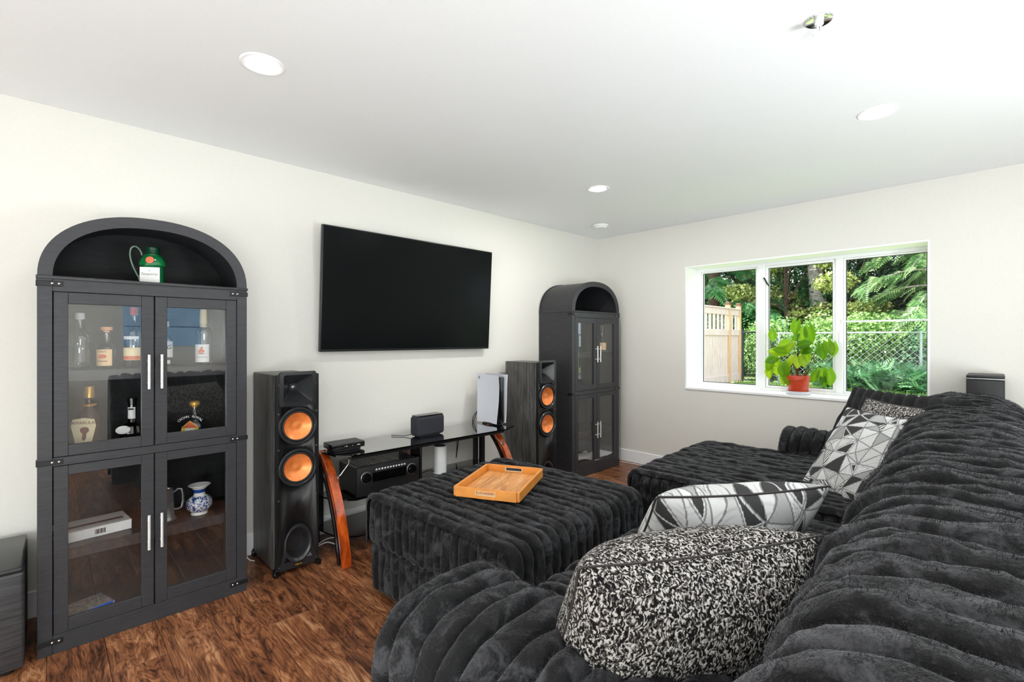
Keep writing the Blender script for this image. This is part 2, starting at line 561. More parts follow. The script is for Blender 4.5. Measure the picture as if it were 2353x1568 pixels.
    def strip(s, outer, inner, y0, y1, mat=None):
        """like ring, but open at both ends (ends closed by caps)"""
        n = len(outer)
        vs = []
        for y in (y0, y1):
            vs += [(x, y, z) for x, z in outer] + [(x, y, z) for x, z in inner]
        fs = []
        for k in range(n - 1):
            k2 = k + 1
            fs.append((k, k2, n + k2, n + k))
            fs.append((2 * n + k2, 2 * n + k, 3 * n + k, 3 * n + k2))
            fs.append((k2, k, 2 * n + k, 2 * n + k2))
            fs.append((n + k, n + k2, 3 * n + k2, 3 * n + k))
        fs.append((0, n, 3 * n, 2 * n))
        fs.append((n - 1, 3 * n - 1, 4 * n - 1, 2 * n - 1)[::1])
        return s.add(vs, fs, mat)
    def prism(s, poly, y0, y1, mat=None):
        """solid polygon in XZ from y0 to y1"""
        n = len(poly)
        vs = [(x, y0, z) for x, z in poly] + [(x, y1, z) for x, z in poly]
        fs = [tuple(range(n)), tuple(range(2 * n - 1, n - 1, -1))]
        for k in range(n):
            k2 = (k + 1) % n
            fs.append((k2, k, n + k, n + k2))
        return s.add(vs, fs, mat)
    def build(s, name, mat, parent=None, smooth=True, angle=35, loc=None, fix=True):
        me = bpy.data.meshes.new(name)
        me.from_pydata(s.v, [], s.f)
        if fix:
            bm = bmesh.new()
            bm.from_mesh(me)
            bmesh.ops.recalc_face_normals(bm, faces=bm.faces)
            bm.to_mesh(me)
            bm.free()
        me.materials.append(mat)
        if smooth:
            me.polygons.foreach_set('use_smooth', [True] * len(me.polygons))
            me.set_sharp_from_angle(angle=math.radians(angle))
        me.update()
        return link(name, me, parent, loc)

def link(name, me, parent=None, loc=None):
    o = bpy.data.objects.new(name, me)
    COL.objects.link(o)
    if parent is not None:
        o.parent = parent
    if loc is not None:
        o.location = loc
    return o

def np_mesh(name, V, F, mat, parent=None, smooth=True, attr=None, colattr=None):
    """F: (n,k) array, all faces with k corners"""
    V = np.asarray(V, dtype=np.float32)
    F = np.asarray(F, dtype=np.int32)
    me = bpy.data.meshes.new(name)
    me.vertices.add(len(V))
    me.vertices.foreach_set('co', V.ravel())
    k = F.shape[1]
    me.loops.add(F.size)
    me.loops.foreach_set('vertex_index', F.ravel())
    me.polygons.add(len(F))
    me.polygons.foreach_set('loop_start', np.arange(0, F.size, k, dtype=np.int32))
    me.polygons.foreach_set('use_smooth', np.full(len(F), smooth))
    me.update(calc_edges=True)
    if attr is not None:
        a = me.attributes.new('tone', 'FLOAT', 'POINT')
        a.data.foreach_set('value', np.asarray(attr, dtype=np.float32))
    if colattr is not None:
        a = me.color_attributes.new('print', 'FLOAT_COLOR', 'POINT')
        a.data.foreach_set('color', np.asarray(colattr, dtype=np.float32).ravel())
    me.materials.append(mat)
    me.validate()
    return link(name, me, parent)

def tag(o, label=None, cat=None, group=None, kind=None):
    if label: o['label'] = label
    if cat: o['category'] = cat
    if group: o['group'] = group
    if kind: o['kind'] = kind
    return o

def thing(name, label, cat, loc=(0, 0, 0), rz=0.0, group=None):
    o = bpy.data.objects.new(name, None)
    o.empty_display_size = 0.05
    COL.objects.link(o)
    o.location = loc
    o.rotation_euler = (0, 0, rz)
    return tag(o, label, cat, group)

def struct(name, mb, mat, parent=None, smooth=False):
    o = mb.build(name, mat, parent, smooth=smooth)
    if parent is None:
        o['kind'] = 'structure'
    return o

def copy_tree(o, parent=None):
    c = o.copy()
    COL.objects.link(c)
    if parent is not None:
        c.parent = parent
    for ch in list(o.children):
        copy_tree(ch, c)
    return c

def text(name, body, size, mat, parent, loc, rot=(math.pi / 2, 0, 0), ext=0.0004, shear=0.0, align='CENTER'):
    cu = bpy.data.curves.new(name, 'FONT')
    cu.body = body
    cu.size = size
    cu.extrude = ext
    cu.shear = shear
    cu.align_x = align
    cu.align_y = 'CENTER'
    cu.resolution_u = 3
    tmp = bpy.data.objects.new('text_tmp', cu)
    COL.objects.link(tmp)
    dg = bpy.context.evaluated_depsgraph_get()
    me = bpy.data.meshes.new_from_object(tmp.evaluated_get(dg))
    bpy.data.objects.remove(tmp)
    bpy.data.curves.remove(cu)
    me.materials.clear()
    me.materials.append(mat)
    o = link(name, me, parent, loc)
    o.rotation_euler = rot
    return o

def cut(o, cutters):
    """boolean difference, applied at once; the cutters go"""
    for c in cutters:
        md = o.modifiers.new('cut', 'BOOLEAN')
        md.operation = 'DIFFERENCE'
        md.solver = 'EXACT'
        md.object = c
    dg = bpy.context.evaluated_depsgraph_get()
    dg.update()
    me = bpy.data.meshes.new_from_object(o.evaluated_get(dg))
    o.modifiers.clear()
    o.data = me
    for c in cutters:
        bpy.data.objects.remove(c)
    return o

def wobble(P, scale, seed):
    r = np.random.default_rng(seed)
    out = np.zeros(len(P))
    for _ in range(7):
        d = r.normal(size=3)
        d /= np.linalg.norm(d)
        out += np.sin(P @ d * scale * r.uniform(0.6, 1.5) + r.uniform(0, 6.28))
    return out / 7.0

def fillet(pts, rad, seg=7):
    """round the inner corners of an open 2-D polyline; rad may be a list"""
    pts = [np.array(p, float) for p in pts]
    out = [pts[0]]
    for i in range(1, len(pts) - 1):
        r = rad[i - 1] if isinstance(rad, (list, tuple)) else rad
        a = pts[i - 1] - pts[i]
        b = pts[i + 1] - pts[i]
        la, lb = np.linalg.norm(a), np.linalg.norm(b)
        a, b = a / la, b / lb
        ang = math.acos(max(-1, min(1, float(a @ b))))
        t = min(r / math.tan(ang / 2), la * 0.49, lb * 0.49)
        p0, p1 = pts[i] + a * t, pts[i] + b * t
        for k in range(seg + 1):
            u = k / seg
            out.append((1 - u) ** 2 * p0 + 2 * u * (1 - u) * pts[i] + u * u * p1)
    out.append(pts[-1])
    return np.array(out)

def resample(P, step):
    P = np.asarray(P, float)
    d = np.r_[0, np.cumsum(np.linalg.norm(np.diff(P, axis=0), axis=1))]
    n = max(3, int(round(d[-1] / step)) + 1)
    t = np.linspace(0, d[-1], n)
    return np.stack([np.interp(t, d, P[:, k]) for k in range(P.shape[1])], 1), t

class Plush:
    """collects channelled fur patches: parallel stuffed tubes stacked across a surface"""
    def __init__(s):
        s.V, s.F, s.n = [], [], 0
        s.furry = []
    def patch(s, prof, axis, E0, E1, n, r, ends=(True, True), flip=False, step=0.016, per=10, seed=1, widen=None, amp=0.004):
        """prof: 2-D profile (a,b), run along the tubes; axis 'x': profile in (y,z), stacked along x from E0 to E1;
        axis 'y': profile in (x,z), stacked along y; axis 'z': profile in (x,y), stacked along z"""
        rg = np.random.default_rng(seed)
        P, t = resample(prof, step)
        T = np.gradient(P, axis=0)
        T /= np.linalg.norm(T, axis=1)[:, None] + 1e-9
        N = np.stack([-T[:, 1], T[:, 0]], 1)
        if flip:
            N = -N
        m = len(P)
        L = t[-1]
        tap = np.ones(m)
        if ends[0]:
            q = np.clip(t / (r * 1.3), 0, 1)
            tap *= np.sqrt(1 - (1 - q) ** 2)
        if ends[1]:
            q = np.clip((L - t) / (r * 1.3), 0, 1)
            tap *= np.sqrt(1 - (1 - q) ** 2)
        us, hs = [], []
        edges = np.linspace(0, 1, n + 1)
        edges[1:-1] += rg.uniform(-0.12, 0.12, n - 1) / n
        rows = []
        for k in range(n):
            for j in range(per):
                w = j / per
                rows.append((k, edges[k] + (edges[k + 1] - edges[k]) * w, w))
        rows.append((n - 1, 1.0, 1.0))
        verts = []
        for k, u, w in rows:
            c = 2 * w - 1
            h = math.sqrt(max(0.0, 1 - abs(c) ** 3.2)) - 0.22 * max(0.0, abs(c) - 0.86) / 0.14
            rr = r * (0.93 + 0.14 * math.sin(k * 2.399 + seed))
            ph = 1.7 * k + seed
            hh = rr * h * tap * (1 + 0.10 * np.sin(t * 23 + ph) + 0.07 * np.sin(t * 51 + 2.1 * ph))
            lat = 0.05 / n * np.sin(t * 9 + round(u * n) * 1.3 + seed) if 0 < u < 1 else 0 * t
            a = P[:, 0] + N[:, 0] * hh
            b = P[:, 1] + N[:, 1] * hh
            uu = u + lat
            if widen is not None:
                e = E0 + (E1 - E0) * uu
                e = widen(e, P, a, b)
                if isinstance(e, tuple):
                    e, a, b = e
            else:
                e = E0 + (E1 - E0) * uu
            if axis == 'x':
                q = np.stack([e, a, b], 1)
            elif axis == 'y':
                q = np.stack([a, e, b], 1)
            else:
                q = np.stack([a, b, e], 1)
            verts.append(q)
        V = np.concatenate(verts)
        # ruffled pile
        nn = np.zeros_like(V)
        N3 = np.tile(N, (len(rows), 1))
        ia = {'x': (1, 2), 'y': (0, 2), 'z': (0, 1)}[axis]
        nn[:, ia[0]] = N3[:, 0]
        nn[:, ia[1]] = N3[:, 1]
        dsp = amp * wobble(V, 55, seed + 11) + amp * 0.7 * wobble(V, 130, seed + 12)
        V = V + nn * dsp[:, None]
        R = len(rows)
        i, j = np.meshgrid(np.arange(R - 1), np.arange(m - 1), indexing='ij')
        a = (i * m + j).ravel()
        F = np.stack([a, a + 1, a + m + 1, a + m], 1)
        fn = np.cross(V[F[:, 1]] - V[F[:, 0]], V[F[:, 3]] - V[F[:, 0]])
        if np.sum(fn * nn[F[:, 0]]) < 0:
            F = F[:, ::-1]
        s.furry.append(np.arange(len(V)) + s.n)
        s.V.append(V)
        s.F.append(F + s.n)
        s.n += len(V)
        return s
    def box(s, x0, x1, y0, y1, z0, z1):
        V = np.array([(x, y, z) for z in (z0, z1) for y in (y0, y1) for x in (x0, x1)], float)
        F = np.array([(0, 2, 3, 1), (4, 5, 7, 6), (0, 1, 5, 4), (2, 6, 7, 3), (0, 4, 6, 2), (1, 3, 7, 5)])
        s.V.append(V)
        s.F.append(F + s.n)
        s.n += 8
        return s
    def build(s, name, parent, mat=None, hairs=0, length=.005):
        V = np.concatenate(s.V)
        F = np.concatenate(s.F)
        o = np_mesh(name, V, F, mat or M['plush'], parent)
        if hairs:
            pile(o, np.concatenate(s.furry).tolist(), hairs, length)
        return o

def pile(o, idx, n, length):
    """short fur standing on the plush: a hair system on the cover itself"""
    vg = o.vertex_groups.new(name='fur')
    vg.add([int(i) for i in idx], 1.0, 'REPLACE')
    md = o.modifiers.new('fur', 'PARTICLE_SYSTEM')
    ps = md.particle_system
    ps.vertex_group_density = 'fur'
    ps.seed = 3
    st = ps.settings
    st.type = 'HAIR'
    st.count = n
    st.hair_length = length
    st.hair_step = 2
    st.render_step = 2
    st.display_step = 2
    st.root_radius = 1.0
    st.tip_radius = 0.25
    st.radius_scale = 0.0007
    st.child_type = 'INTERPOLATED'
    st.rendered_child_count = 8
    st.child_percent = 1
    st.clump_factor = 0.3
    st.roughness_1 = 0.002
    st.roughness_2 = 0.003
    st.material_slot = o.data.materials[0].name

# ------------------------------------------------------------------ the room
XW, YW, ZC = 4.47, 3.20, 2.44          # window wall, television wall, ceiling
XB, YB = -2.4, -2.2                    # the two sides behind the camera
WY0, WY1, WZ0, WZ1 = 0.35, 2.155, 0.842, 2.02

mb = MB().box(XB - .2, XW, YB - .2, YW, -0.2, -0.012)
floor = struct('floor', mb, M['floor'])
# planks laid towards the television wall
PW, PL = 0.182, 1.22
pk = [MB().box(0.0008, PW - 0.0008, 0.0008, PL - 0.0008, -0.012, 0.0, 0.0012, 1).build('plank', M['floor'], floor)]
first = True
i = 0
x = -1.09
while x < XW:
    off = (i * 0.437) % PL
    y = -0.6 - off
    while y < YW:
        if y + PL > 0.0:
            o = pk[0] if first else pk[0].copy()
            if not first:
                COL.objects.link(o)
            first = False
            ln = min(1.0, (YW - y) / PL)
            wd = min(1.0, (XW - x) / PW)
            o.location = (x, y, 0)
            o.scale = (wd, ln, 1)
        y += PL
    x += PW
    i += 1

struct('ceiling', MB().box(XB - .2, XW + .32, YB - .2, YW + .2, ZC, ZC + .2), M['ceil'])
struct('wall_left', MB().box(XB - .2, XW + .32, YW, YW + .2, -0.2, ZC), M['wall'])
struct('wall_right', MB().box(XB - .2, XW + .32, YB - .2, YB, -0.2, ZC), M['wall'])
struct('wall_front', MB().box(XB - .2, XB, YB, YW, -0.2, ZC), M['wall'])
wb = MB()
T = 0.32
wb.box(XW, XW + T, YB, WY0, -0.2, ZC)
wb.box(XW, XW + T, WY1, YW, -0.2, ZC)
wb.box(XW, XW + T, WY0, WY1, -0.2, WZ0 - .018)
wb.box(XW, XW + T, WY0, WY1, WZ1, ZC)
struct('wall_back', wb, M['wall'])
b = MB().box(XW - .014, XW, YB, YW, 0.0, 0.128, 0.004, 1)
struct('baseboard_back', b, M['white'])
b = MB().box(XB, XW - .014, YW - .014, YW, 0.0, 0.128, 0.004, 1)
struct('baseboard_left', b, M['white'])

# window: white reveal, vinyl frame, three lights
win = thing('window_1', None, None, (XW, 0, 0))
win['kind'] = 'structure'
rv = MB()
RX0, RX1 = 0.0, 0.236
rv.box(RX0, RX1, WY0, WY0 + .012, WZ0 + .004, WZ1 - .012)
rv.box(RX0, RX1, WY1 - .012, WY1, WZ0 + .004, WZ1 - .012)
rv.box(RX0, RX1, WY0, WY1, WZ1 - .012, WZ1)
rv.build('window_reveal', M['white'], win, smooth=False)
MB().box(-0.012, RX1, WY0 + .001, WY1 - .001, WZ0 - .018, WZ0 + .004, 0.003, 1).build('window_sill', M['white'], win)
fx0, fx1 = 0.235, 0.295
A0, A1, B0, B1 = WY0 + .012, WY1 - .012, WZ0 + .004, WZ1 - .012
fr = MB()
fr.box(fx0, fx1, A0 - .01, A0 + .008, B0 + .024, B1 - .026, 0.002, 1)
fr.box(fx0, fx1, A1 - .038, A1 + .01, B0 + .024, B1 - .026, 0.002, 1)
fr.box(fx0, fx1, A0 - .01, A1 + .01, B1 - .026, B1 + .01, 0.002, 1)
fr.box(fx0, fx1, A0 - .01, A1 + .01, B0 - .01, B0 + .024, 0.002, 1)
fr.build('window_frame', M['vinyl'], win)
for (y0, y1) in ((1.505, 1.575), (0.908, 0.962)):
    MB().box(fx0 - .006, fx1, y0, y1, B0 + .022, B1 - .024, 0.004, 1).build('mullion', M['vinyl'], win)
# slim sashes around each light
panes = [(1.577, A1 - .039), (0.964, 1.503), (A0 + .009, 0.906)]
for k, (y0, y1) in enumerate(panes):
    z0, z1 = B0 + .025, B1 - .027
    w = 0.013 if k != 1 else 0.02
    sx0, sx1 = fx0 + .012, fx1 - .004
    sa = MB()
    oy0, oy1 = y0, y1
    sa.box(sx0, sx1, y0, y0 + w, z0, z1).box(sx0, sx1, y1 - w, y1, z0, z1)
    sa.box(sx0, sx1, y0 + w, y1 - w, z0, z0 + w).box(sx0, sx1, y0 + w, y1 - w, z1 - w, z1)
    so = sa.build('sash', M['vinyl'], win, smooth=False)
    g = MB()
    q = 0.005
    gx0, gx1 = sx0 + .012, sx0 + .02
    g.box(gx0, gx1, y0 + w, y0 + w + q, z0 + w, z1 - w).box(gx0, gx1, y1 - w - q, y1 - w, z0 + w, z1 - w)
    g.box(gx0, gx1, y0 + w, y1 - w, z0 + w, z0 + w + q).box(gx0, gx1, y0 + w, y1 - w, z1 - w - q, z1 - w)
    g.build('gasket', M['gasket'], so, smooth=False)
    MB().box(sx0 + .014, sx0 + .018, y0 + w, y1 - w, z0 + w, z1 - w).build('pane', M['pane'], so, smooth=False)
sb = MB().tube([(fx0 - .012, 0.372, 1.458), (fx0 - .012, 0.90, 1.458)], 0.0075, 10)
sb.box(fx0 - .022, fx0, 0.892, 0.918, 1.445, 1.471, 0.003, 1)
sb.build('security_bar', M['vinyl'], win)
lt = MB().box(fx0 - .02, fx0 - .006, 0.918, 0.934, 1.28, 1.38, 0.003, 1)
lt.build('sash_latch', M['vinyl'], win)
hk = MB().tube([(fx0 - .006, 1.515, 1.865), (fx0 - .022, 1.508, 1.872), (fx0 - .022, 1.498, 1.852), (fx0 - .014, 1.485, 1.82), (fx0 - .012, 1.468, 1.79)], [.004, .005, .006, .007, .003], 8)
hk.build('cord_hook', M['blackmetal'], win)

# ------------------------------------------------------------------ ceiling fittings
def recessed_light(x, y, label, watts=None):
    t = thing('recessed_light', label, 'light', (x, y, ZC), group='recessed ceiling lights')
    MB().lathe([(0.058, -0.0005), (0.064, -0.004), (0.078, -0.005), (0.083, -0.0015), (0.083, 0)], 40).build('trim_ring', M['white'], t)
    MB().lathe([(0, -0.010), (0.03, -0.0095), (0.05, -0.007), (0.0585, -0.003), (0.0585, 0.0)], 40).build('lens', M['lens'], t)
    d = bpy.data.lights.new('lamp', 'AREA')
    d.shape = 'DISK'
    d.size = 0.11
    d.energy = watts or LAMP_W
    d.color = (1.0, 0.985, 0.965)
    l = bpy.data.objects.new('lamp', d)
    COL.objects.link(l)
    l.parent = t
    l.location = (0, 0, -0.013)
recessed_light(0.633, 2.106, 'round lit ceiling light above the arched cabinet nearest the camera', 3)
recessed_light(2.955, 2.104, 'round lit ceiling light nearest the corner, beside the smoke detector', 14)
recessed_light(2.946, 0.428, 'round lit ceiling light above the sofa, in front of the window', 3.5)
recessed_light(0.633, 0.428, 'round lit ceiling light directly above the camera', 3)  # this and the next two continue the grid unseen, added to light the room
recessed_light(-1.69, 0.428, 'round lit ceiling light at the back of the room, middle row')
recessed_light(0.633, -1.25, 'round lit ceiling light behind the sofa, near row')

t = thing('smoke_detector', 'flat white round smoke detector on the ceiling near the corner', 'smoke detector', (3.914, 2.758, ZC))
MB().lathe([(0.062, 0), (0.075, -0.004), (0.076, -0.014), (0.07, -0.02), (0.058, -0.021)], 40).build('mounting_base', M['white'], t)
MB().lathe([(0, -0.036), (0.035, -0.035), (0.052, -0.031), (0.058, -0.022), (0.058, -0.015)], 40).build('cover', M['white'], t)
t = thing('fire_sprinkler', 'small chrome and white fire sprinkler head set in the ceiling', 'sprinkler', (1.942, 0.446, ZC))
MB().lathe([(0.016, -0.001), (0.03, -0.002), (0.041, -0.006), (0.043, -0.003), (0.043, 0)], 40).build('escutcheon', M['chrome'], t)
MB().lathe([(0, 0), (0.014, 0), (0.014, -0.018), (0.009, -0.024), (0, -0.024)], 24).build('body', M['white'], t)
y = MB()
for s_ in (-1, 1):
    y.tube([(s_ * 0.009, 0, -0.018), (s_ * 0.017, 0, -0.03), (s_ * 0.012, 0, -0.044), (0, 0, -0.05)], 0.0032, 8)
y.build('frame_arm', M['white'], t)
MB().lathe([(0, -0.055), (0.017, -0.054), (0.018, -0.051), (0.0, -0.049)], 28).build('deflector', M['white'], t)
MB().tube([(0, 0, -0.022), (0, 0, -0.05)], 0.0028, 8).build('bulb', M['pewter'], t)

# ------------------------------------------------------------------ arched glass cabinets
CW, CD = 0.78, 0.41
def arch(a, b, n=44, cx=CW / 2, z0=1.575, sq=2.25):
    pts = []
    for k in range(n + 1):
        t = math.pi * k / n
        c, s_ = math.cos(t), math.sin(t)
        pts.append((cx - a * math.copysign(abs(c) ** (2 / sq), c), z0 + b * abs(s_) ** (2 / sq)))
    return pts

def make_cabinet(label):
    t = thing('arched_cabinet', label, 'cabinet', (0, 0, 0), group='black arched glass cabinets')
    # carcass
    for x0 in (0.0, CW - .018):
        MB().box(x0, x0 + .018, 0.02, CD, 0, 1.575, 0.001, 1).build('side_panel', M['cab'], t)
    bk = MB().box(0.018, CW - .018, CD - .012, CD - .002, 0.05, 1.575)
    bk.prism(arch(.383, .293), CD - .012, CD - .002)
    bk.build('back_panel', M['cabin'], t, smooth=False)
    for x0 in (0, CW - .046):
        MB().box(x0, x0 + .046, 0, .02, 0, 1.575, 0.0015, 1).build('stile', M['cab'], t)
    for (z0, z1) in ((1.517, 1.575), (.784, .820), (0, .078)):
        MB().box(.046, CW - .046, 0, .02, z0, z1, 0.0015, 1).build('rail', M['cabrail'], t)
    lip = MB().box(-.004, CW + .004, -.008, CD, 1.568, 1.582, 0.003, 2)
    lip.build('arch_shelf', M['cabrail'], t)
    # arch: front ring, hood, rear rim
    MB().strip(arch(.39, .30), arch(.344, .252), 0, .02).build('arch_front', M['cab'], t)
    MB().strip(arch(.385, .295), arch(.371, .281), .02, CD - .012).build('arch_hood', M['cab'], t)
    MB().strip(arch(.39, .30), arch(.372, .282), CD - .012, CD).build('arch_rim', M['cab'], t)
    # shelves
    for z in (0.08, 0.405, 0.802, 1.18):
        th = .05 if z in (0.405, 1.18) else .02
        dpt = .075 if th > .03 else .02
        MB().box(.018, CW - .018, dpt, CD - .012, z - th, z, 0.002, 1).build('shelf', M['cabrail'], t)
    # doors
    for (z0, z1, g0, g1, hz) in ((.822, 1.515, .869, 1.467, 1.166), (.080, .782, .135, .742, .427)):
        for (x0, x1, a0, a1, hx) in ((.049, .387, .094, .341, .366), (.392, .731, .438, .685, .414)):
            d = MB()
            d.box(x0, a0, -.001, .019, z0, z1, .0015, 1).box(a1, x1, -.001, .019, z0, z1, .0015, 1)
            d.box(a0, a1, -.001, .019, z0, g0, .0015, 1).box(a0, a1, -.001, .019, g1, z1, .0015, 1)
            dd = d.build('door', M['cab'], t)
            MB().box(a0 - .002, a1 + .002, .009, .012, g0 - .002, g1 + .002).build('glass_pane', M['glassdoor'], dd, smooth=False)
            h = MB()
            h.tube([(hx, -.028, hz - .079), (hx, -.028, hz + .079)], .0058, 12)
            for q in (-.05, .05):
                h.tube([(hx, -.028, hz + q), (hx, 0, hz + q)], .0042, 10)
            h.build('handle', M['steel'], dd)
    # corner straps
    for (sx, z) in ((0, 1.549), (1, 1.549), (0, .802), (1, .802), (0, .052), (1, .052)):
        xa, xb = (-.003, .078) if sx == 0 else (CW - .078, CW + .003)
        s_ = MB().box(xa, xb, -.0035, .001, z - .011, z + .011, .001, 1)
        s_.box(-.004 if sx == 0 else CW, 0.0 if sx == 0 else CW + .004, -.0035, .05, z - .011, z + .011, .001, 1)
        so = s_.build('corner_strap', M['blackmetal'], t)
        for q in (.045, .066):
            xx = q if sx == 0 else CW - q
            mt = Matrix.Translation((xx, -.0035, z)) @ Matrix.Rotation(math.pi / 2, 4, 'X')
            MB().lathe([(0.0045, 0), (0.0042, .0022), (0.0025, .0036), (0, .004)], 14, mt).build('stud', M['chrome'], so)
    return t
cab1 = make_cabinet('large black arched glass-door cabinet holding a green jug, left of the frame')
cab1.location = (-0.026, 2.762, 0)
cab2 = copy_tree(cab1)
cab2['label'] = 'black arched glass-door cabinet in the far corner behind a tower speaker'
cab2.location = (3.488, 2.776, 0)

# ------------------------------------------------------------------ what stands in the cabinets
def bottle(label, loc, prof, glass, group, liq=None, n=32):
    t = thing('bottle', label, 'bottle', loc, group=group)
    MB().lathe(prof, n).build('glass', glass, t)
    return t
def label_arc(t, name, r, z0, z1, mat, half=1.1, face=-math.pi / 2, n=14, parent=None):
    vs, fs = [], []
    for k in range(n + 1):
        a = face - half + 2 * half * k / n
        for z in (z0, z1):
            vs.append((r * math.cos(a), r * math.sin(a), z))
    for k in range(n):
        fs.append((2 * k, 2 * k + 2, 2 * k + 3, 2 * k + 1))
    return MB().add(vs, fs).build(name, mat, parent or t)
FACE = math.radians(-118)      # labels look back towards the room's near left

GB = 'bottles in the cabinet nearest the camera'
zs = 1.1806
t = bottle('tall clear glass bottle with a white cap, leftmost on the upper shelf', (.112, 2.95, zs),
           [(0, 0), (.036, 0), (.04, .006), (.04, .135), (.036, .155), (.02, .175), (.015, .19), (.0145, .235), (0, .236)], M['bottle'], GB)
MB().lathe([(0, .256), (.0165, .256), (.0175, .25), (.0175, .228), (.015, .226)], 24).build('cap', M['white'], t)
label_arc(t, 'printed_label', .0405, .03, .10, M['bottle'], .9)
t = bottle('short clear bottle with a peach label and cork stopper on the upper shelf', (.205, 2.94, zs),
           [(0, 0), (.034, 0), (.037, .006), (.037, .085), (.031, .102), (.017, .118), (.0135, .13), (.013, .17), (0, .171)], M['bottle'], GB)
MB().lathe([(0, .168), (.0125, .168), (.0125, .176), (.022, .178), (.0225, .192), (.02, .194), (0, .194)], 24).build('stopper', M['cork'], t)
label_arc(t, 'paper_label', .0376, .012, .088, M['peach'], .95, FACE)
text('label_text', "Tito's", .014, M['inkbrown'], t, (.0385 * math.cos(FACE), .0385 * math.sin(FACE), .078), (math.pi / 2, 0, FACE + math.pi / 2))
text('label_text', 'Handmade', .009, M['ink'], t, (.0385 * math.cos(FACE), .0385 * math.sin(FACE), .034), (math.pi / 2, 0, FACE + math.pi / 2))
mt = Matrix.Rotation(FACE + math.pi / 2, 4, 'Z') @ Matrix.Translation((0, -.0379, .056)) @ Matrix.Rotation(math.pi / 2, 4, 'X') @ Matrix.Diagonal((1.7, 1, 1, 1))
MB().lathe([(.0095, 0), (.0095, .0015), (0, .0016)], 24, mt).build('emblem', M['orangeink'], t)
t = bottle('tall pale blue glass bottle beside the left door handle, upper shelf', (.308, 2.945, zs),
           [(0, 0), (.038, 0), (.042, .006), (.042, .16), (.036, .185), (.019, .21), (.0145, .225), (.0145, .262), (0, .263)], M['bottle'], GB)
MB().lathe([(0, .29), (.016, .29), (.0175, .282), (.0175, .255), (.015, .253)], 24).build('cap', M['seal'], t)
label_arc(t, 'paper_label', .0426, .035, .095, M['cream'], .95, FACE)
label_arc(t, 'label_band', .0429, .037, .055, M['orangeink'], .93, FACE)
label_arc(t, 'printed_band', .0426, .135, .15, M['paper'], .8, FACE)
t = bottle('clear bottle with a white label half hidden by the right door stile', (.432, 2.95, zs),
           [(0, 0), (.034, 0), (.037, .006), (.037, .13), (.03, .15), (.017, .165), (.0135, .18), (.0135, .205), (0, .206)], M['bottle'], GB)
MB().lathe([(0, .226), (.0155, .226), (.0165, .22), (.0165, .198), (.014, .196)], 24).build('cap', M['paper'], t)
label_arc(t, 'paper_label', .0376, .045, .125, M['paper'], 1.3, FACE)
label_arc(t, 'lower_label', .0376, .012, .03, M['paper'], 0.9, FACE)
text('label_text', 'G', .03, M['ink'], t, (.039 * math.cos(FACE + .7), .039 * math.sin(FACE + .7), .095), (math.pi / 2, 0, FACE + .7 + math.pi / 2), shear=.3)
t = bottle('wine bottle with a square white label and red crest, upper shelf right', (.598, 2.95, zs),
           [(0, 0), (.035, 0), (.038, .006), (.038, .165), (.033, .19), (.018, .215), (.0145, .23), (.0145, .27), (0, .271)], M['bottle'], GB)
MB().lathe([(0, .292), (.0155, .292), (.0165, .286), (.018, .20), (.0165, .198)], 24).build('foil_capsule', M['cream'], t)
label_arc(t, 'paper_label', .0386, .015, .108, M['paper'], 1.0, FACE)
for (da, zz, rr) in ((0, .078, .009), (.22, .072, .007), (-.2, .07, .007), (.08, .09, .006), (-.1, .063, .005), (.12, .06, .005)):
    mt = Matrix.Rotation(FACE + da + math.pi / 2, 4, 'Z') @ Matrix.Translation((0, -.0388, zz)) @ Matrix.Rotation(math.pi / 2, 4, 'X')
    MB().lathe([(rr, 0), (rr, .0008), (0, .0009)], 12, mt).build('crest', M['orangeink'], t)
for zz, w in ((.058, .5), (.04, .8)):
    label_arc(t, 'label_line', .0389, zz, zz + .0025, M['inkgrey'], w, FACE)
zl = .8026
t = bottle('brown cream liqueur bottle with a shield-shaped label and gold cap', (.144, 2.945, zl + .0),
           [(0, 0), (.026, 0), (.03, .006), (.034, .06), (.044, .13), (.042, .16), (.022, .19), (.0165, .2), (.0165, .235), (0, .236)], M['creamliq'], GB)
MB().lathe([(.017, .205), (.027, .206), (.028, .214), (.017, .216)], 28).build('gold_collar', M['gold'], t)
MB().lathe([(.0165, .242), (.0185, .244), (.0185, .292), (.016, .297), (0, .298)], 28).build('gold_cap', M['gold'], t)
R_ = Matrix.Rotation(FACE + math.pi / 2, 4, 'Z')
sh = [(-.041, .15), (0, .157), (.041, .15), (.047, .12), (.03, .04), (.0, .032), (-.03, .04), (-.047, .12)]
MB().prism(sh, -.0475, -.0465, R_).build('shield_label', M['cream'], t)
MB().prism([(-.027, .04), (0, .03), (.027, .04), (.025, .012), (0, .004), (-.025, .012)], -.042, -.0405, R_).build('foot_label', M['gold'], t)
text('label_text', 'AMARULA', .019, M['inkbrown'], t, tuple(R_ @ Vector((0, -.0482, .134))), (math.pi / 2, 0, FACE + math.pi / 2))
el = [(-.012, .11), (.004, .116), (.018, .112), (.022, .098), (.012, .086), (.01, .064), (.002, .052), (-.006, .062), (-.003, .084), (-.012, .096)]
MB().prism(el, -.0482, -.0476, R_).build('elephant_print', M['inkbrown'], t)
t = bottle('dark squat spirit bottle with silver neck label, lower shelf left', (.30, 2.945, zl),
           [(0, 0), (.042, 0), (.047, .006), (.047, .075), (.042, .095), (.02, .11), (.016, .12), (.016, .2), (0, .201)], M['darkliq'], GB)
MB().lathe([(.0162, .195), (.0185, .197), (.0185, .228), (0, .23)], 24).build('cap', M['blackgloss'], t)
label_arc(t, 'neck_label', .0168, .13, .185, M['paper'], 1.2, FACE)
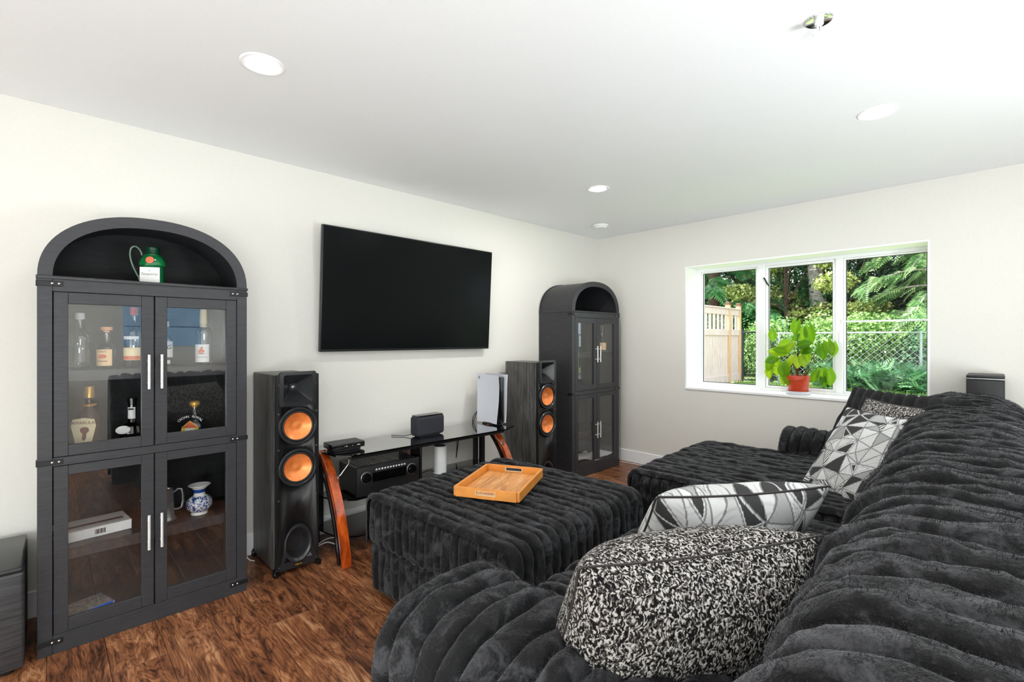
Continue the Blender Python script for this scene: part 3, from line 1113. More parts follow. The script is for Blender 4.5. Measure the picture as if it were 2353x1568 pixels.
label_arc(t, 'neck_band', .0172, .172, .18, M['ink'], .7, FACE)
mt = R_ @ Matrix.Translation((-.018, -.046, .082)) @ Matrix.Rotation(1.15, 4, 'X') @ Matrix.Diagonal((1.5, 1, 1, 1))
MB().lathe([(.02, 0), (.02, .001), (0, .0012)], 28, mt).build('oval_label', M['paper'], t)
t = bottle('round clear bottle with yellow and orange label on the lower shelf', (.557, 2.945, zl),
           [(0, 0), (.05, 0), (.06, .006), (.066, .04), (.062, .075), (.042, .105), (.018, .12), (.0135, .135), (.0135, .16), (0, .161)], M['bottle'], GB)
MB().lathe([(0, .158), (.013, .158), (.014, .166), (.0225, .17), (.023, .184), (.018, .19), (0, .191)], 24).build('stopper', M['gold'], t)
lab = [(-.036, .012), (.036, .012), (.04, .04), (.036, .066), (0, .098), (-.036, .066), (-.04, .04)]
MB().prism(lab, -.0685, -.0675, R_).build('crest_label', M['yellow'], t)
MB().prism([(-.036, .062), (.036, .062), (0, .096)], -.0694, -.0687, R_).build('label_peak', M['orangeink'], t)
MB().prism([(-.02, .016), (.02, .016), (.02, .06), (-.02, .06)], -.0694, -.0687, R_).build('label_panel', M['paper'], t)
word = 'CROWN ROYAL'
for k, ch in enumerate(word):
    a = (k - 5) / 5 * 0.95
    p = R_ @ Vector((math.sin(a) * .062, -.062, .068 + math.cos(a) * .05))
    if ch != ' ':
        o = text('raised_letter', ch, .017, M['paper'], t, tuple(p), (0, 0, 0))
        o.rotation_euler = (R_ @ Matrix.Rotation(a, 4, 'Y') @ Matrix.Rotation(math.pi / 2, 4, 'X')).to_euler()

# upper niche: green jug
t = thing('green_jug', 'dark green jug with red seal and white label in the open arch', 'jug', (.378, 2.93, 1.5828))
MB().lathe([(0, 0), (.042, 0), (.045, .004), (.045, .085), (.048, .09), (.054, .094), (.055, .104), (.05, .122), (.045, .135), (.034, .146), (.034, .148), (.0, .149)], 40).build('body', M['green'], t)
MB().lathe([(.03, .146), (.029, .148), (.029, .182), (.031, .184), (.029, .186), (.026, .182), (.026, .15)], 36).build('collar', M['greendark'], t)
hp = []
for k in range(15):
    u = k / 14
    P0, P1, P2, P3 = Vector((-.044, 0, .146)), Vector((-.062, 0, .225)), Vector((-.135, 0, .195)), Vector((-.066, 0, .052))
    hp.append(P0 * (1 - u) ** 3 + P1 * 3 * u * (1 - u) ** 2 + P2 * 3 * u * u * (1 - u) + P3 * u ** 3)
hp += [Vector((-.058, 0, .036)), Vector((-.056, 0, .022))]
MB().tube([R_ @ p for p in hp], .0038, 10).build('handle', M['greenpale'], t)
MB().tube([R_ @ Vector(p) for p in ((-.06, 0, .04), (-.05, 0, .05), (-.044, 0, .06))], .0034, 8).build('handle_stub', M['greenpale'], t)
mt = R_ @ Matrix.Translation((.008, -.052, .117)) @ Matrix.Rotation(math.pi / 2 - .25, 4, 'X')
MB().lathe([(.017, 0), (.0175, .003), (.0135, .005), (.013, .004), (0, .004)], 26, mt).build('wax_seal', M['seal'], t)
MB().box(-.036, .047, -.0475, -.0455, .002, .083, .0005, 1, R_).build('paper_label', M['paper'], t)
text('label_text', 'Tanqueray', .017, M['inkgrey'], t, tuple(R_ @ Vector((.002, -.0482, .05))), (math.pi / 2, 0, FACE + math.pi / 2), shear=.4)
mt = R_ @ Matrix.Translation((.004, -.0477, .066)) @ Matrix.Rotation(math.pi / 2, 4, 'X')
MB().lathe([(.0025, 0), (.0025, .0006), (0, .0007)], 12, mt).build('label_crest', M['inkgrey'], t)

# lower cupboard
t = thing('pewter_mug', 'pewter tankard with a looped handle behind the right door', 'mug', (.432, 2.93, .4058))
MB().lathe([(0, 0), (.045, 0), (.046, .006), (.04, .014), (.037, .02), (.033, .09), (.031, .15), (.033, .154), (.03, .154), (.029, .15), (.03, .02), (0, .015)], 36).build('body', M['pewter'], t)
hd = [(.03, 0, .135), (.05, 0, .152), (.064, 0, .15), (.07, 0, .12), (.071, 0, .09), (.066, 0, .06), (.05, 0, .05), (.033, 0, .053)]
Rm = Matrix.Rotation(-.3, 4, 'Z')
MB().tube([Rm @ Vector(p) for p in hd], .0055, 10).build('handle', M['pewter'], t)
t = thing('porcelain_vase', 'small white vase with blue flowers and blue neck band', 'vase', (.575, 2.93, .4058))
MB().lathe([(0, 0), (.036, 0), (.038, .004), (.035, .012), (.04, .016), (.054, .03), (.06, .05), (.057, .068), (.046, .084), (.03, .094), (.0, .094)], 40).build('belly', M['delft'], t)
MB().lathe([(.0385, 0), (.0385, .0045), (.0355, .0125), (.035, .0)], 40).build('foot', M['porcelain'], t)
MB().lathe([(.031, .092), (.026, .098), (.0255, .112), (.027, .124), (.034, .136), (.05, .148), (.049, .15), (.045, .149), (.03, .138), (.022, .124), (.021, .1)], 40).build('neck', M['porcelain'], t)
MB().lathe([(.0262, .111), (.0275, .124), (.031, .131), (.030, .131)], 40).build('neck_band', M['cobalt'], t)
t = thing('gift_box', 'flat white cardboard box with a brown picture on its lid', 'box', (.155, 2.975, .4058), rz=math.radians(6))
MB().box(-.13, .135, -.065, .11, 0, .045, .0015, 1).build('carton', M['paper'], t)
MB().box(-.12, .115, -.01, .02, .045, .0455).build('lid_picture', M['picbrown'], t, smooth=False)
MB().box(-.12, .115, -.03, -.026, .045, .0454).build('lid_line', M['picbrown'], t, smooth=False)
for k in range(9):
    MB().box(.0 + k * .0042, .002 + k * .0042 + .001 * (k % 3), -.0655, -.065, .012, .034).build('barcode_bar', M['ink'], t, smooth=False)
for k, (lab_, z) in enumerate((('lower blue plastic disc case in the stack at the cabinet bottom', .0806), ('upper blue plastic disc case with grey cover art, cabinet bottom', .0966))):
    t = thing('disc_case', lab_, 'disc case', (.115 + .006 * k, 2.905 - .004 * k, z + (.0 if k == 0 else .0)), rz=math.radians(12 + 5 * k), group='disc cases at the cabinet bottom')
    MB().box(-.09, .09, -.07, .07, 0, .0145, .002, 1).build('shell', M['blue'], t)
    MB().box(-.08, .086, -.064, .064, .0145, .0152).build('cover_sheet', M['casegrey'], t, smooth=False)
    MB().box(.083, .0905, -.07, .07, .003, .0125).build('edge_strip', M['clearcase'], t, smooth=False)

# far cabinet
C2 = cab2.location
t = bottle('spirit bottle with a peach label in the far corner cabinet', (4.125, 2.885, 1.1806),
           [(0, 0), (.036, 0), (.04, .006), (.04, .09), (.034, .115), (.018, .14), (.015, .155), (.015, .215), (0, .216)], M['bottle'], None)
MB().lathe([(.0155, .2), (.019, .202), (.019, .27), (.017, .274), (0, .275)], 24).build('cap', M['picbrown'], t)
label_arc(t, 'paper_label', .0406, .02, .095, M['peach'], 1.1, math.radians(-135))
t = thing('binder', 'black ring binder lying at the bottom of the far corner cabinet', 'binder', (3.80, 2.935, .0806), rz=math.radians(8))
MB().box(-.15, .13, -.13, .12, 0, .045, .004, 1).build('cover', M['blackplastic'], t)
MB().box(-.14, .125, -.135, .11, .006, .038).build('page_block', M['cream'], t, smooth=False)
t = thing('paper_stack', 'loose white papers piled over a black binder in the corner cabinet', 'papers', (3.93, 2.925, .127), rz=math.radians(-6))
pv, pf = [], []
for k in range(5):
    a = .09 * (k - 2)
    mm = Matrix.Translation((.03 * k - .05, -.01 * k, .003 * k)) @ Matrix.Rotation(a, 4, 'Z')
    sm = MB()
    N_ = 8
    for j in range(N_ + 1):
        u = j / N_
        for v_ in (-.1, .1):
            pv.append(tuple(mm @ Vector((-.17 + .36 * u, v_, .012 * math.sin(u * 3.1 + k)))))
    o_ = len(pv) - 2 * (N_ + 1)
    pf += [(o_ + 2 * j, o_ + 2 * j + 2, o_ + 2 * j + 3, o_ + 2 * j + 1) for j in range(N_)]
for k in range(5):
    sh_ = MB().add(pv[k * 18:(k + 1) * 18], [tuple(i_ - k * 18 for i_ in f) for f in pf[k * 8:(k + 1) * 8]])
    sh_.build('sheet', M['paper'], t)
t = thing('rolled_paper', 'small roll of white paper standing against the corner cabinet back', 'paper roll', (4.08, 3.08, .08), rz=.4)
MB().tube([(-.05, 0, .023), (.05, 0, .023)], .022, 16).build('roll', M['paper'], t)

# ------------------------------------------------------------------ television
t = thing('television', 'large black flat television hung on the pale wall', 'television', (2.035, 3.2, 1.65))
tilt = Matrix.Translation((0, -.075, 0)) @ Matrix.Rotation(math.radians(3.2), 4, 'X')
w, h = 1.485, .84
MB().box(-w / 2, w / 2, -.012, .02, -h / 2, h / 2, .004, 2, tilt).build('bezel', M['tvedge'], t)
MB().box(-w / 2 + .007, w / 2 - .007, -.0135, -.011, -h / 2 + .016, h / 2 - .007, mat=tilt).build('screen', M['screen'], t, smooth=False)
MB().box(-w * .36, w * .36, .015, .055, -h * .42, h * .2, .012, 2, tilt).build('rear_housing', M['blackplastic'], t)
MB().box(-.3, .3, .0, .075, -.12, .12, .004, 1, Matrix.Translation((0, -.076, 0))).build('wall_bracket', M['blackmetal'], t)
MB().box(.25, .27, -.0145, -.0125, -h / 2 + .004, -h / 2 + .011, mat=tilt).build('indicator', M['blackgloss'], t, smooth=False)

# ------------------------------------------------------------------ tower speakers
SW, SD, SH = .236, .40, 1.115
def make_tower(label, loc, rz=0, grp='black tower speakers either side of the stand'):
    t = thing('tower_speaker', label, 'speaker', (0, 0, 0), group=grp)
    enc = MB().box(0, SW, .0215, SD, .022, SH, .004, 2).build('enclosure', M['ash'], t)
    # front baffle with a shallow crowned top
    poly = [(0, .024), (SW, .024)] + [(SW - SW * k / 12, SH + .012 * math.sin(math.pi * k / 12) ** .6) for k in range(13)]
    baf = MB().prism(poly, 0, .022).build('baffle', M['ashdark'], t)
    cx = SW / 2
    def cutters():
        c = []
        for wz in (.823, .588):
            c.append(MB().lathe([(0, -.03), (.0885, -.03), (.0885, .01), (0, .01)], 48, Matrix.Translation((cx, 0, wz)) @ Matrix.Rotation(math.pi / 2, 4, 'X')).build('cutter', M['horn'], t))
        c.append(MB().box(cx - .0765, cx + .0765, -.01, .085, 1.035 - .0755, 1.035 + .0755).build('cutter', M['horn'], t))
        c.append(MB().lathe([(0, -.07), (.0865, -.07), (.0865, .01), (0, .01)], 40, Matrix.Translation((cx, 0, .158)) @ Matrix.Rotation(math.pi / 2, 4, 'X') @ Matrix.Diagonal((.72, 1, 1, 1))).build('cutter', M['horn'], t))
        return c
    cut(enc, cutters())
    cut(baf, cutters())
    # horn: square frame with deep flared throat
    def rect(w_, h_, cz, y, c=.012, n=5):
        pts = []
        for (sx, sz, a0) in ((1, 1, 0), (-1, 1, 90), (-1, -1, 180), (1, -1, 270)):
            for k in range(n):
                a = math.radians(a0 + 90 * k / (n - 1))
                pts.append((cx + sx * (w_ / 2 - c) + c * math.cos(a), y, cz + sz * (h_ / 2 - c) + c * math.sin(a)))
        return pts
    hz = 1.035
    loops = [rect(.205, .196, hz, -.001), rect(.2, .192, hz, -.008), rect(.16, .158, hz, -.009), rect(.154, .152, hz, -.004),
             rect(.118, .112, hz + .002, .026, .01), rect(.075, .07, hz + .004, .055, .008), rect(.04, .04, hz + .004, .075, .008)]
    vs = [p for l in loops for p in l]
    m = len(loops[0])
    fs = []
    for i_ in range(len(loops) - 1):
        for k in range(m):
            k2 = (k + 1) % m
            fs.append((i_ * m + k, i_ * m + k2, (i_ + 1) * m + k2, (i_ + 1) * m + k))
    fs.append(tuple(range((len(loops) - 1) * m, len(loops) * m)))
    hn = MB().add(vs, fs).build('horn', M['horn'], t, angle=25)
    mt = Matrix.Translation((cx, .0735, hz + .004)) @ Matrix.Rotation(math.pi / 2, 4, 'X')
    MB().lathe([(.013, 0), (.012, .004), (.006, .009), (0, .01)], 20, mt).build('tweeter_dome', M['pewter'], hn)
    for wz in (.823, .588):
        mt = Matrix.Translation((cx, 0, wz)) @ Matrix.Rotation(math.pi / 2, 4, 'X')
        wf = MB().lathe([(.106, -.001), (.107, .006), (.102, .012), (.094, .012), (.089, .006), (.089, .002)], 56, mt).build('woofer', M['horn'], t)
        MB().lathe([(.0895, .003), (.087, .008), (.081, .0095), (.077, .006), (.076, .001)], 56, mt).build('surround', M['rubber'], wf)
        MB().lathe([(.0775, .003), (.06, -.010), (.042, -.019), (.030, -.0235), (.022, -.0245), (.01, -.022), (0, -.021)], 56, mt).build('cone', M['copper'], wf)
    # bass port: tall oval flare set in a curved foot plate
    pz = .158
    prt = MB()
    mt = Matrix.Translation((cx, 0, pz)) @ Matrix.Rotation(math.pi / 2, 4, 'X') @ Matrix.Diagonal((.72, 1.0, 1, 1))
    prt.lathe([(.108, -.002), (.106, .007), (.098, .009), (.088, .004), (.08, -.01), (.074, -.03), (.07, -.06), (0, -.062)], 48, mt)
    prt.build('bass_port', M['horn'], t)
    pw = lambda z: .098 - .03 * min(1, max(0, (z - .03) / .12)) ** 1.3
    n_ = 26
    ol = [(cx - .098, .026)] + [(cx + .076 * math.cos(math.pi - math.pi * k / n_), pz + .112 * math.sin(math.pi * k / n_)) for k in range(n_ + 1)] + [(cx + .098, .026)]
    il = [(cx - .064, pz - .06)] + [(cx + .064 * math.cos(math.pi - math.pi * k / n_), pz + .09 * math.sin(math.pi * k / n_)) for k in range(n_ + 1)] + [(cx + .064, pz - .06)]
    MB().strip(ol, il, -.0035, .0).box(cx - .096, cx + .096, -.0034, 0, .027, .066).build('port_plate', M['horn'], t)
    for (sx, sz) in ((.018, 1.06), (SW - .018, 1.06), (.014, .9), (SW - .014, .9), (.014, .7), (SW - .014, .7), (.014, .42), (SW - .014, .42), (.016, .05), (SW - .016, .05)):
        mt = Matrix.Translation((sx, 0, sz)) @ Matrix.Rotation(math.pi / 2, 4, 'X')
        MB().lathe([(.004, 0), (.004, .0025), (0, .003)], 10, mt).build('grille_peg', M['pewter'], t)
    b_ = MB().prism([(cx - .024, .036), (cx + .022, .036), (cx + .026, .052), (cx - .02, .052)], -.006, -.003).build('badge', M['blackgloss'], t)
    text('badge_text', 'Klipsch', .013, M['gold'], b_, (cx + .001, -.0065, .044), shear=.3)
    for (sx, sy) in ((-.012, -.012), (SW - .013, -.012), (-.012, SD - .03), (SW - .013, SD - .03)):
        ft = MB().box(sx, sx + .025, sy, sy + .05, 0, .03, .006, 2)
        ft.box(sx + (.006 if sx < 0 else -.01), sx + (.034 if sx < 0 else .018), sy + .01, sy + .045, .012, .04, .004, 1)
        ft.build('foot', M['blackgloss'], t)
    t.location = loc
    t.rotation_euler = (0, 0, rz)
    return t
sp1 = make_tower('tall tower speaker with copper cones between cabinet and glass stand', (.905, 2.785, 0))
sp2 = copy_tree(sp1)
sp2['label'] = 'tall tower speaker with copper cones in front of the far corner cabinet'
sp2.location = (2.962, 2.72, 0)
# a third speaker stands behind the end of the sofa, seen only by its top
t = thing('rear_speaker', 'black box speaker behind the sofa back by the window wall', 'speaker', (4.15, .068, 0))
MB().box(0, .29, -.086, .086, 0, 1.062, .006, 2).build('enclosure', M['ashdark'], t)
MB().box(-.002, .292, -.088, .088, 1.062, 1.074, .005, 2).build('trim_band', M['pewter'], t)
MB().box(0, .29, -.086, .086, 1.074, 1.09, .006, 2).build('top_cap', M['blackplastic'], t)
# subwoofer at the left edge
t = thing('subwoofer', 'black wood-grain subwoofer on the floor left of the first cabinet', 'subwoofer', (-.46, 2.69, 0))
MB().box(0, .40, 0, .46, .02, .40, .012, 3).build('enclosure', M['ashh'], t)
MB().box(.003, .397, .003, .457, .398, .418, .008, 3).build('gloss_top', M['horn'], t)
for (sx, sy) in ((.03, .03), (.33, .03), (.03, .39), (.33, .39)):
    MB().lathe([(.02, 0), (.022, .004), (.02, .022), (0, .022)], 20, Matrix.Translation((sx + .02, sy + .02, 0))).build('foot', M['rubber'], t)

# ------------------------------------------------------------------ glass media stand and what is on it
SX, SY = 1.93, 2.90
stand = thing('media_stand', 'smoked glass television stand with curved cherry legs by the wall', 'tv stand', (SX, SY, 0), rz=math.radians(-1.5))
def glass_shelf(name, poly, z, th=.009):
    """flat polygon in XY with thickness"""
    n = len(poly)
    vs = [(x - SX, y - SY, z) for x, y in poly] + [(x - SX, y - SY, z + th) for x, y in poly]
    o = MB().add(vs, [tuple(range(n))[::-1], tuple(range(n, 2 * n))]).build(name, M['smoke'], stand, smooth=False, fix=False)
    e = MB().add(vs, [(k, (k + 1) % n, n + (k + 1) % n, n + k) for k in range(n)]).build('polished_edge', M['smokeedge'], o, smooth=False)
    return o
glass_shelf('glass_top', [(1.262, 2.80), (1.33, 2.735), (2.60, 2.735), (2.74, 2.80), (2.76, 2.95), (2.68, 3.14), (1.20, 3.14), (1.235, 2.95)], .598, .010)
glass_shelf('glass_shelf', [(1.30, 2.90), (1.40, 2.825), (2.50, 2.825), (2.60, 2.90), (2.60, 3.12), (1.24, 3.12)], .296)
glass_shelf('glass_shelf', [(1.28, 2.82), (1.38, 2.75), (2.52, 2.75), (2.62, 2.82), (2.62, 3.12), (1.22, 3.12)], .095)
rim = MB()
rim.box(-.60, .66, -.150, -.120, .578, .597, .002, 1)
rim.build('front_rail', M['blackmetal'], stand)
legp = [(2.985, .600), (2.93, .575), (2.86, .515), (2.80, .447), (2.75, .375), (2.705, .29), (2.665, .20), (2.635, .10), (2.612, 0.0)]
def smooth_path(p, n=26):
    P, _ = resample(np.array(p), .02)
    for _ in range(3):
        P[1:-1] = (P[:-2] + 2 * P[1:-1] + P[2:]) / 4
    return P
lp = smooth_path(legp)
for x in (1.245, 2.63):
    MB().bar([(x - SX, y - SY, z) for y, z in lp], .05, .032, (1, 0, 0)).build('curved_leg', M['cherry'], stand, angle=40)
    MB().bar([(x - SX - (.012), y - SY + .034, z - .008) for y, z in lp[:-1]], .05, .018, (1, 0, 0)).build('leg_backing', M['blackgloss'], stand, angle=40)
    MB().bar([(x - SX, 3.08 - SY, .59), (x - SX, 3.08 - SY, 0)], .04, .03, (1, 0, 0)).build('rear_post', M['blackmetal'], stand)
    s_ = 1 if x < 2 else -1
    MB().tube([(x - SX + s_ * .10, 2.80 - SY, .592), (x - SX + s_ * .095, 2.80 - SY, .545), (x - SX + s_ * .04, 2.795 - SY, .485), (x - SX + s_ * .02, 2.79 - SY, .475)], .0042, 8).lathe(
        [(0, -.008), (.008, -.006), (.008, .006), (0, .008)], 14, Matrix.Translation((x - SX + s_ * .025, 2.785 - SY, .478))).build('shelf_bracket', M['chrome'], stand)
MB().box(-.055, -.043, -.07, .2, .305, .597, .002, 1).build('centre_panel', M['blackgloss'], stand)
MB().box(-.075, -.055, .06, .2, .105, .597, .002, 1).build('centre_spine', M['picbrown'], stand)
MB().box(-.07, .0, .12, .2, 0, .095, .002, 1).build('spine_base', M['blackmetal'], stand)
for x in (1.28, 1.92, 2.58):
    MB().box(x - SX - .02, x - SX + .02, .19, .215, .09, .6, .002, 1).build('rear_upright', M['blackmetal'], stand)

ZT = .609
t = thing('set_top_box', 'slim black set-top box at the left end of the glass stand', 'set-top box', (1.375, 2.955, ZT), rz=math.radians(-1))
MB().box(-.108, .108, -.07, .07, .012, .046, .005, 2).build('casing', M['blackgloss'], t)
MB().box(-.107, .107, -.069, .069, .0455, .0465).build('matte_lid', M['blackplastic'], t, smooth=False)
MB().box(-.09, .085, -.06, .06, 0, .013, .003, 1).build('foot', M['rubber'], t)
for (x, w) in ((-.03, .002), (-.02, .010), (.022, .003), (.055, .02)):
    MB().box(x, x + w, -.0707, -.0695, .029, .0318).build('status_mark', M['paper'], t, smooth=False)
t = thing('av_receiver', 'black audio receiver with two round knobs on the middle glass shelf', 'receiver', (1.635, 2.995, .306), rz=math.radians(-1.5))
MB().box(-.222, .222, -.14, .12, .012, .185, .003, 1).build('chassis', M['receivergrey'], t)
MB().box(-.228, .228, -.165, -.14, .006, .19, .004, 2).build('front_panel', M['blackplastic'], t)
for k in range(20):
    x = -.185 + k * .0195
    MB().box(x, x + .010, -.12, .10, .1845, .1885).build('vent_slat', M['blackgloss'], t, smooth=False)
for x in (-.165, .165):
    mt = Matrix.Translation((x, -.165, .122)) @ Matrix.Rotation(math.pi / 2, 4, 'X')
    MB().lathe([(.0365, 0), (.0372, .003), (.0345, .005)], 36, mt).build('knob_ring', M['pewter'], t)
    k_ = MB().lathe([(.0345, 0), (.0345, .004), (.029, .006), (.028, .02), (.025, .024), (0, .0245)], 36, mt).build('knob', M['blackgloss'], t)
    MB().box(x - .0015, x + .0015, -.1902, -.189, .125, .143).build('pointer', M['chrome'], k_, smooth=False)
MB().box(-.12, .122, -.1665, -.1645, .085, .145).build('display_window', M['smokeedge'], t, smooth=False)
MB().box(-.12, .122, -.167, -.1645, .078, .0815).build('silver_line', M['chrome'], t, smooth=False)
for k in range(11):
    x = -.10 + k * .0205
    MB().box(x, x + .011, -.1668, -.1645, .158, .168).build('lit_symbol', M['paper'], t, smooth=False)
for x in (-.19, .19):
    MB().lathe([(.022, 0), (.022, .012), (0, .012)], 20, Matrix.Translation((x, -.1, 0))).build('foot', M['rubber'], t)
t = thing('smart_speaker', 'black rounded wireless speaker in the middle of the glass stand', 'speaker', (2.015, 2.955, ZT), rz=math.radians(3))
MB().box(-.124, .124, -.052, .052, .004, .148, .024, 5).build('cloth_body', M['fabricdark'], t)
MB().box(-.112, .112, -.042, .042, .143, .151, .008, 3).build('top_plate', M['blackgloss'], t)
MB().box(-.09, .09, -.035, .035, 0, .006, .002, 1).build('foot', M['rubber'], t)
MB().tube([(-.03, -.012, .1512), (.0, -.014, .1514), (.04, .0, .1512)], .002, 6).build('touch_strip', M['pewter'], t)
t = thing('round_speaker', 'white cylindrical wireless speaker on the middle glass shelf', 'speaker', (2.125, 2.955, .306))
MB().lathe([(0, 0), (.046, 0), (.05, .004), (.05, .198), (.048, .204), (.043, .206)], 40).build('shell', M['white'], t)
MB().lathe([(.0435, .206), (.042, .199), (0, .199)], 36).build('dark_top', M['rubber'], t)
# games console
t = thing('games_console', 'upright white and black games console at the right end of the stand', 'games console', (2.668, 2.97, ZT), rz=math.radians(0))
MB().lathe([(0, 0), (.075, 0), (.078, .006), (.074, .014), (.06, .018), (0, .018)], 36, Matrix.Diagonal((.7, 1.45, 1, 1))).build('stand_foot', M['blackgloss'], t)
MB().box(-.028, .028, -.115, .12, .016, .392, .006, 2).build('black_core', M['blackgloss'], t)
def shell(side):
    vs, fs = [], []
    NY, NZ = 16, 24
    for layer in (0, 1):
        for i_ in range(NZ + 1):
            z = .012 + .40 * i_ / NZ
            w_ = (i_ / NZ)
            front = -.128 - .012 * math.sin(w_ * 2.6 + .2) + .020 * (1 - w_)
            back = .128 + .010 * w_
            flare = .006 * math.cos(w_ * math.pi * 1.2)
            for j in range(NY + 1):
                y = front + (back - front) * j / NY
                bow = .010 * (abs(2 * j / NY - 1) ** 3) + .012 * (w_ ** 3)
                x = side * (.034 + bow + flare + (.004 if layer else 0))
                vs.append((x, y, z))
    n1 = (NY + 1) * (NZ + 1)
    for l in (0, 1):
        for i_ in range(NZ):
            for j in range(NY):
                a = l * n1 + i_ * (NY + 1) + j
                fs.append((a, a + 1, a + NY + 2, a + NY + 1))
    bd = [j for j in range(NY + 1)] + [i_ * (NY + 1) + NY for i_ in range(1, NZ + 1)] + [NZ * (NY + 1) + j for j in range(NY - 1, -1, -1)] + [i_ * (NY + 1) for i_ in range(NZ - 1, 0, -1)]
    for a, b_ in zip(bd, bd[1:] + bd[:1]):
        fs.append((a, b_, n1 + b_, n1 + a))
    return MB().add(vs, fs)
shell(-1).build('side_shell', M['consolewhite'], t, angle=50)
shell(1).build('side_shell', M['consolewhite'], t, angle=50)
lg = MB().prism([(-.004, 0), (-.001, 0), (-.001, .02), (-.004, .02)], 0, .001)
lg.prism([(-.001, .02), (.006, .017), (.006, .009), (-.001, .011)], 0, .001)
lg.prism([(-.013, .002), (-.004, .006), (-.004, .0035), (-.013, 0)], 0, .001)
lg.prism([(-.001, .003), (.010, -.001), (.010, .0015), (-.001, .006)], 0, .001)
lo = lg.build('logo', M['ink'], t, smooth=False)
lo.location = (-.0585, .10, .375)
lo.rotation_euler = (0, 0, math.radians(-90))

# cables
def cable(label, pts, r=.0032, m='rubber', name='cable', grp=None):
    P = [Vector(p) for p in pts]
    Q = []
    for i_ in range(len(P) - 1):
        p0, p1, p2, p3 = P[max(i_ - 1, 0)], P[i_], P[i_ + 1], P[min(i_ + 2, len(P) - 1)]
        for k in range(6):
            u = k / 6
            Q.append(.5 * ((2 * p1) + (p2 - p0) * u + (2 * p0 - 5 * p1 + 4 * p2 - p3) * u * u + (3 * p1 - p0 - 3 * p2 + p3) * u ** 3))
    Q.append(P[-1])
    base = Vector((Q[0].x, Q[0].y, min(q.z for q in Q)))
    o = MB().tube([q - base for q in Q], r, 6).build(name, M[m], None, loc=base)
    return tag(o, label, 'cable', grp)
cable('black cable looping behind the games console to the glass top', [(2.64, 3.10, .72), (2.60, 3.13, .66), (2.58, 3.12, .618), (2.60, 3.13, .62), (2.63, 3.12, .70)])
cable('pair of thin black cables hanging below the glass top by the wall', [(2.43, 3.145, .59), (2.44, 3.15, .45), (2.43, 3.15, .33), (2.45, 3.15, .45), (2.46, 3.148, .59)])
cable('black cable curving from the white round speaker on the shelf', [(2.072, 2.95, .33), (2.02, 2.95, .345), (1.97, 2.98, .325), (1.95, 3.0, .312), (2.02, 3.04, .312)])
cable('thin cable from the black wireless speaker over the glass edge', [(1.90, 2.99, .625), (1.86, 3.02, .614), (1.82, 3.06, .614), (1.80, 3.10, .614)], .0025)
cable('pale cable hanging down the wall beside the tower speaker', [(.83, 3.165, .42), (.825, 3.16, .30), (.84, 3.15, .18), (.832, 3.14, .08), (.86, 3.12, .01), (.88, 3.08, .006)], .004, 'porcelain')
cable('white cable bundle on the floor behind the left curved leg', [(1.20, 3.0, .006), (1.27, 2.98, .03), (1.33, 2.96, .008), (1.38, 3.0, .02), (1.3, 3.03, .03), (1.22, 3.02, .008)], .004, 'porcelain')
cable('white cable on the floor along the window wall baseboard', [(4.31, 3.14, .006), (4.38, 2.9, .006), (4.42, 2.5, .006), (4.43, 2.0, .006)], .004, 'porcelain')

# ------------------------------------------------------------------ ottoman
otto = thing('ottoman', 'square black plush channelled ottoman carrying the wooden tray', 'ottoman', (1.735, 1.83, 0), rz=math.radians(3.5))
H = .515
p = Plush()
p.box(-.485, .485, -.485, .485, .27, .495)
p.patch(fillet([(-.51, .262), (-.51, .50), (.51, .50), (.51, .262)], .06), 'x', -.51, .51, 17, .026, ends=(True, True), flip=False, seed=3, per=9)
for sx in (-1, 1):
    p.patch(fillet([(sx * .475, .262), (sx * .492, .29), (sx * .49, .47), (sx * .46, .495)], .02), 'y', -.49, .49, 17, .024, flip=(sx > 0), seed=5 + sx)
p.build('top_cushion', otto, hairs=14000)
p = Plush()
p.box(-.475, .475, -.475, .475, .03, .27)
for sx in (-1, 1):
    p.patch([(sx * .478, .02), (sx * .482, .14), (sx * .478, .268)], 'y', -.482, .482, 17, .024, flip=(sx > 0), seed=8 + sx)
    p.patch([(sx * .478, .02), (sx * .482, .14), (sx * .478, .268)], 'x', -.482, .482, 17, .024, flip=(sx > 0), seed=18 + sx)
p.build('base_cushion', otto, hairs=5000)
for sx in (-1, 1):
    for sy in (-1, 1):
        MB().lathe([(0, 0), (.022, 0), (.026, .03), (0, .03)], 16, Matrix.Translation((sx * .4, sy * .4, 0))).build('foot', M['blackplastic'], otto)

# wooden tray
t = thing('serving_tray', 'orange-brown wooden serving tray with cut-out handles on the ottoman', 'tray', (1.728, 1.853, .538), rz=math.radians(27.5))
tw, td = .222, .165
for k in range(5):
    y0 = -td + .012 + k * (2 * td - .024) / 5
    MB().box(-tw + .01, tw - .01, y0 + .0004, y0 + (2 * td - .024) / 5 - .0004, .004, .012).build('floor_slat', M['tray'], t, smooth=False)
for sy in (-1, 1):
    MB().box(-tw, tw, sy * td - .007, sy * td + .007, 0, .048, .002, 1).build('side_board', M['trayrim'], t)
for sx in (-1, 1):
    e = MB()
    x0, x1 = sx * tw - .007, sx * tw + .007
    e.box(x0, x1, -td + .007, -.05, 0, .048, .001, 1).box(x0, x1, .05, td - .007, 0, .048, .001, 1)
    e.box(x0, x1, -.05, .05, 0, .018).box(x0, x1, -.05, .05, .038, .048)
    eb = e.build('end_board', M['trayrim'], t)
    q = MB()
    q.box(x0 - .001, x1 + .001, -.052, -.048, .016, .04).box(x0 - .001, x1 + .001, .048, .052, .016, .04)
    q.box(x0 - .001, x1 + .001, -.052, .052, .0165, .0185).box(x0 - .001, x1 + .001, -.052, .052, .0375, .0395)
    q.build('handle_lining', M['trayplate'], eb)

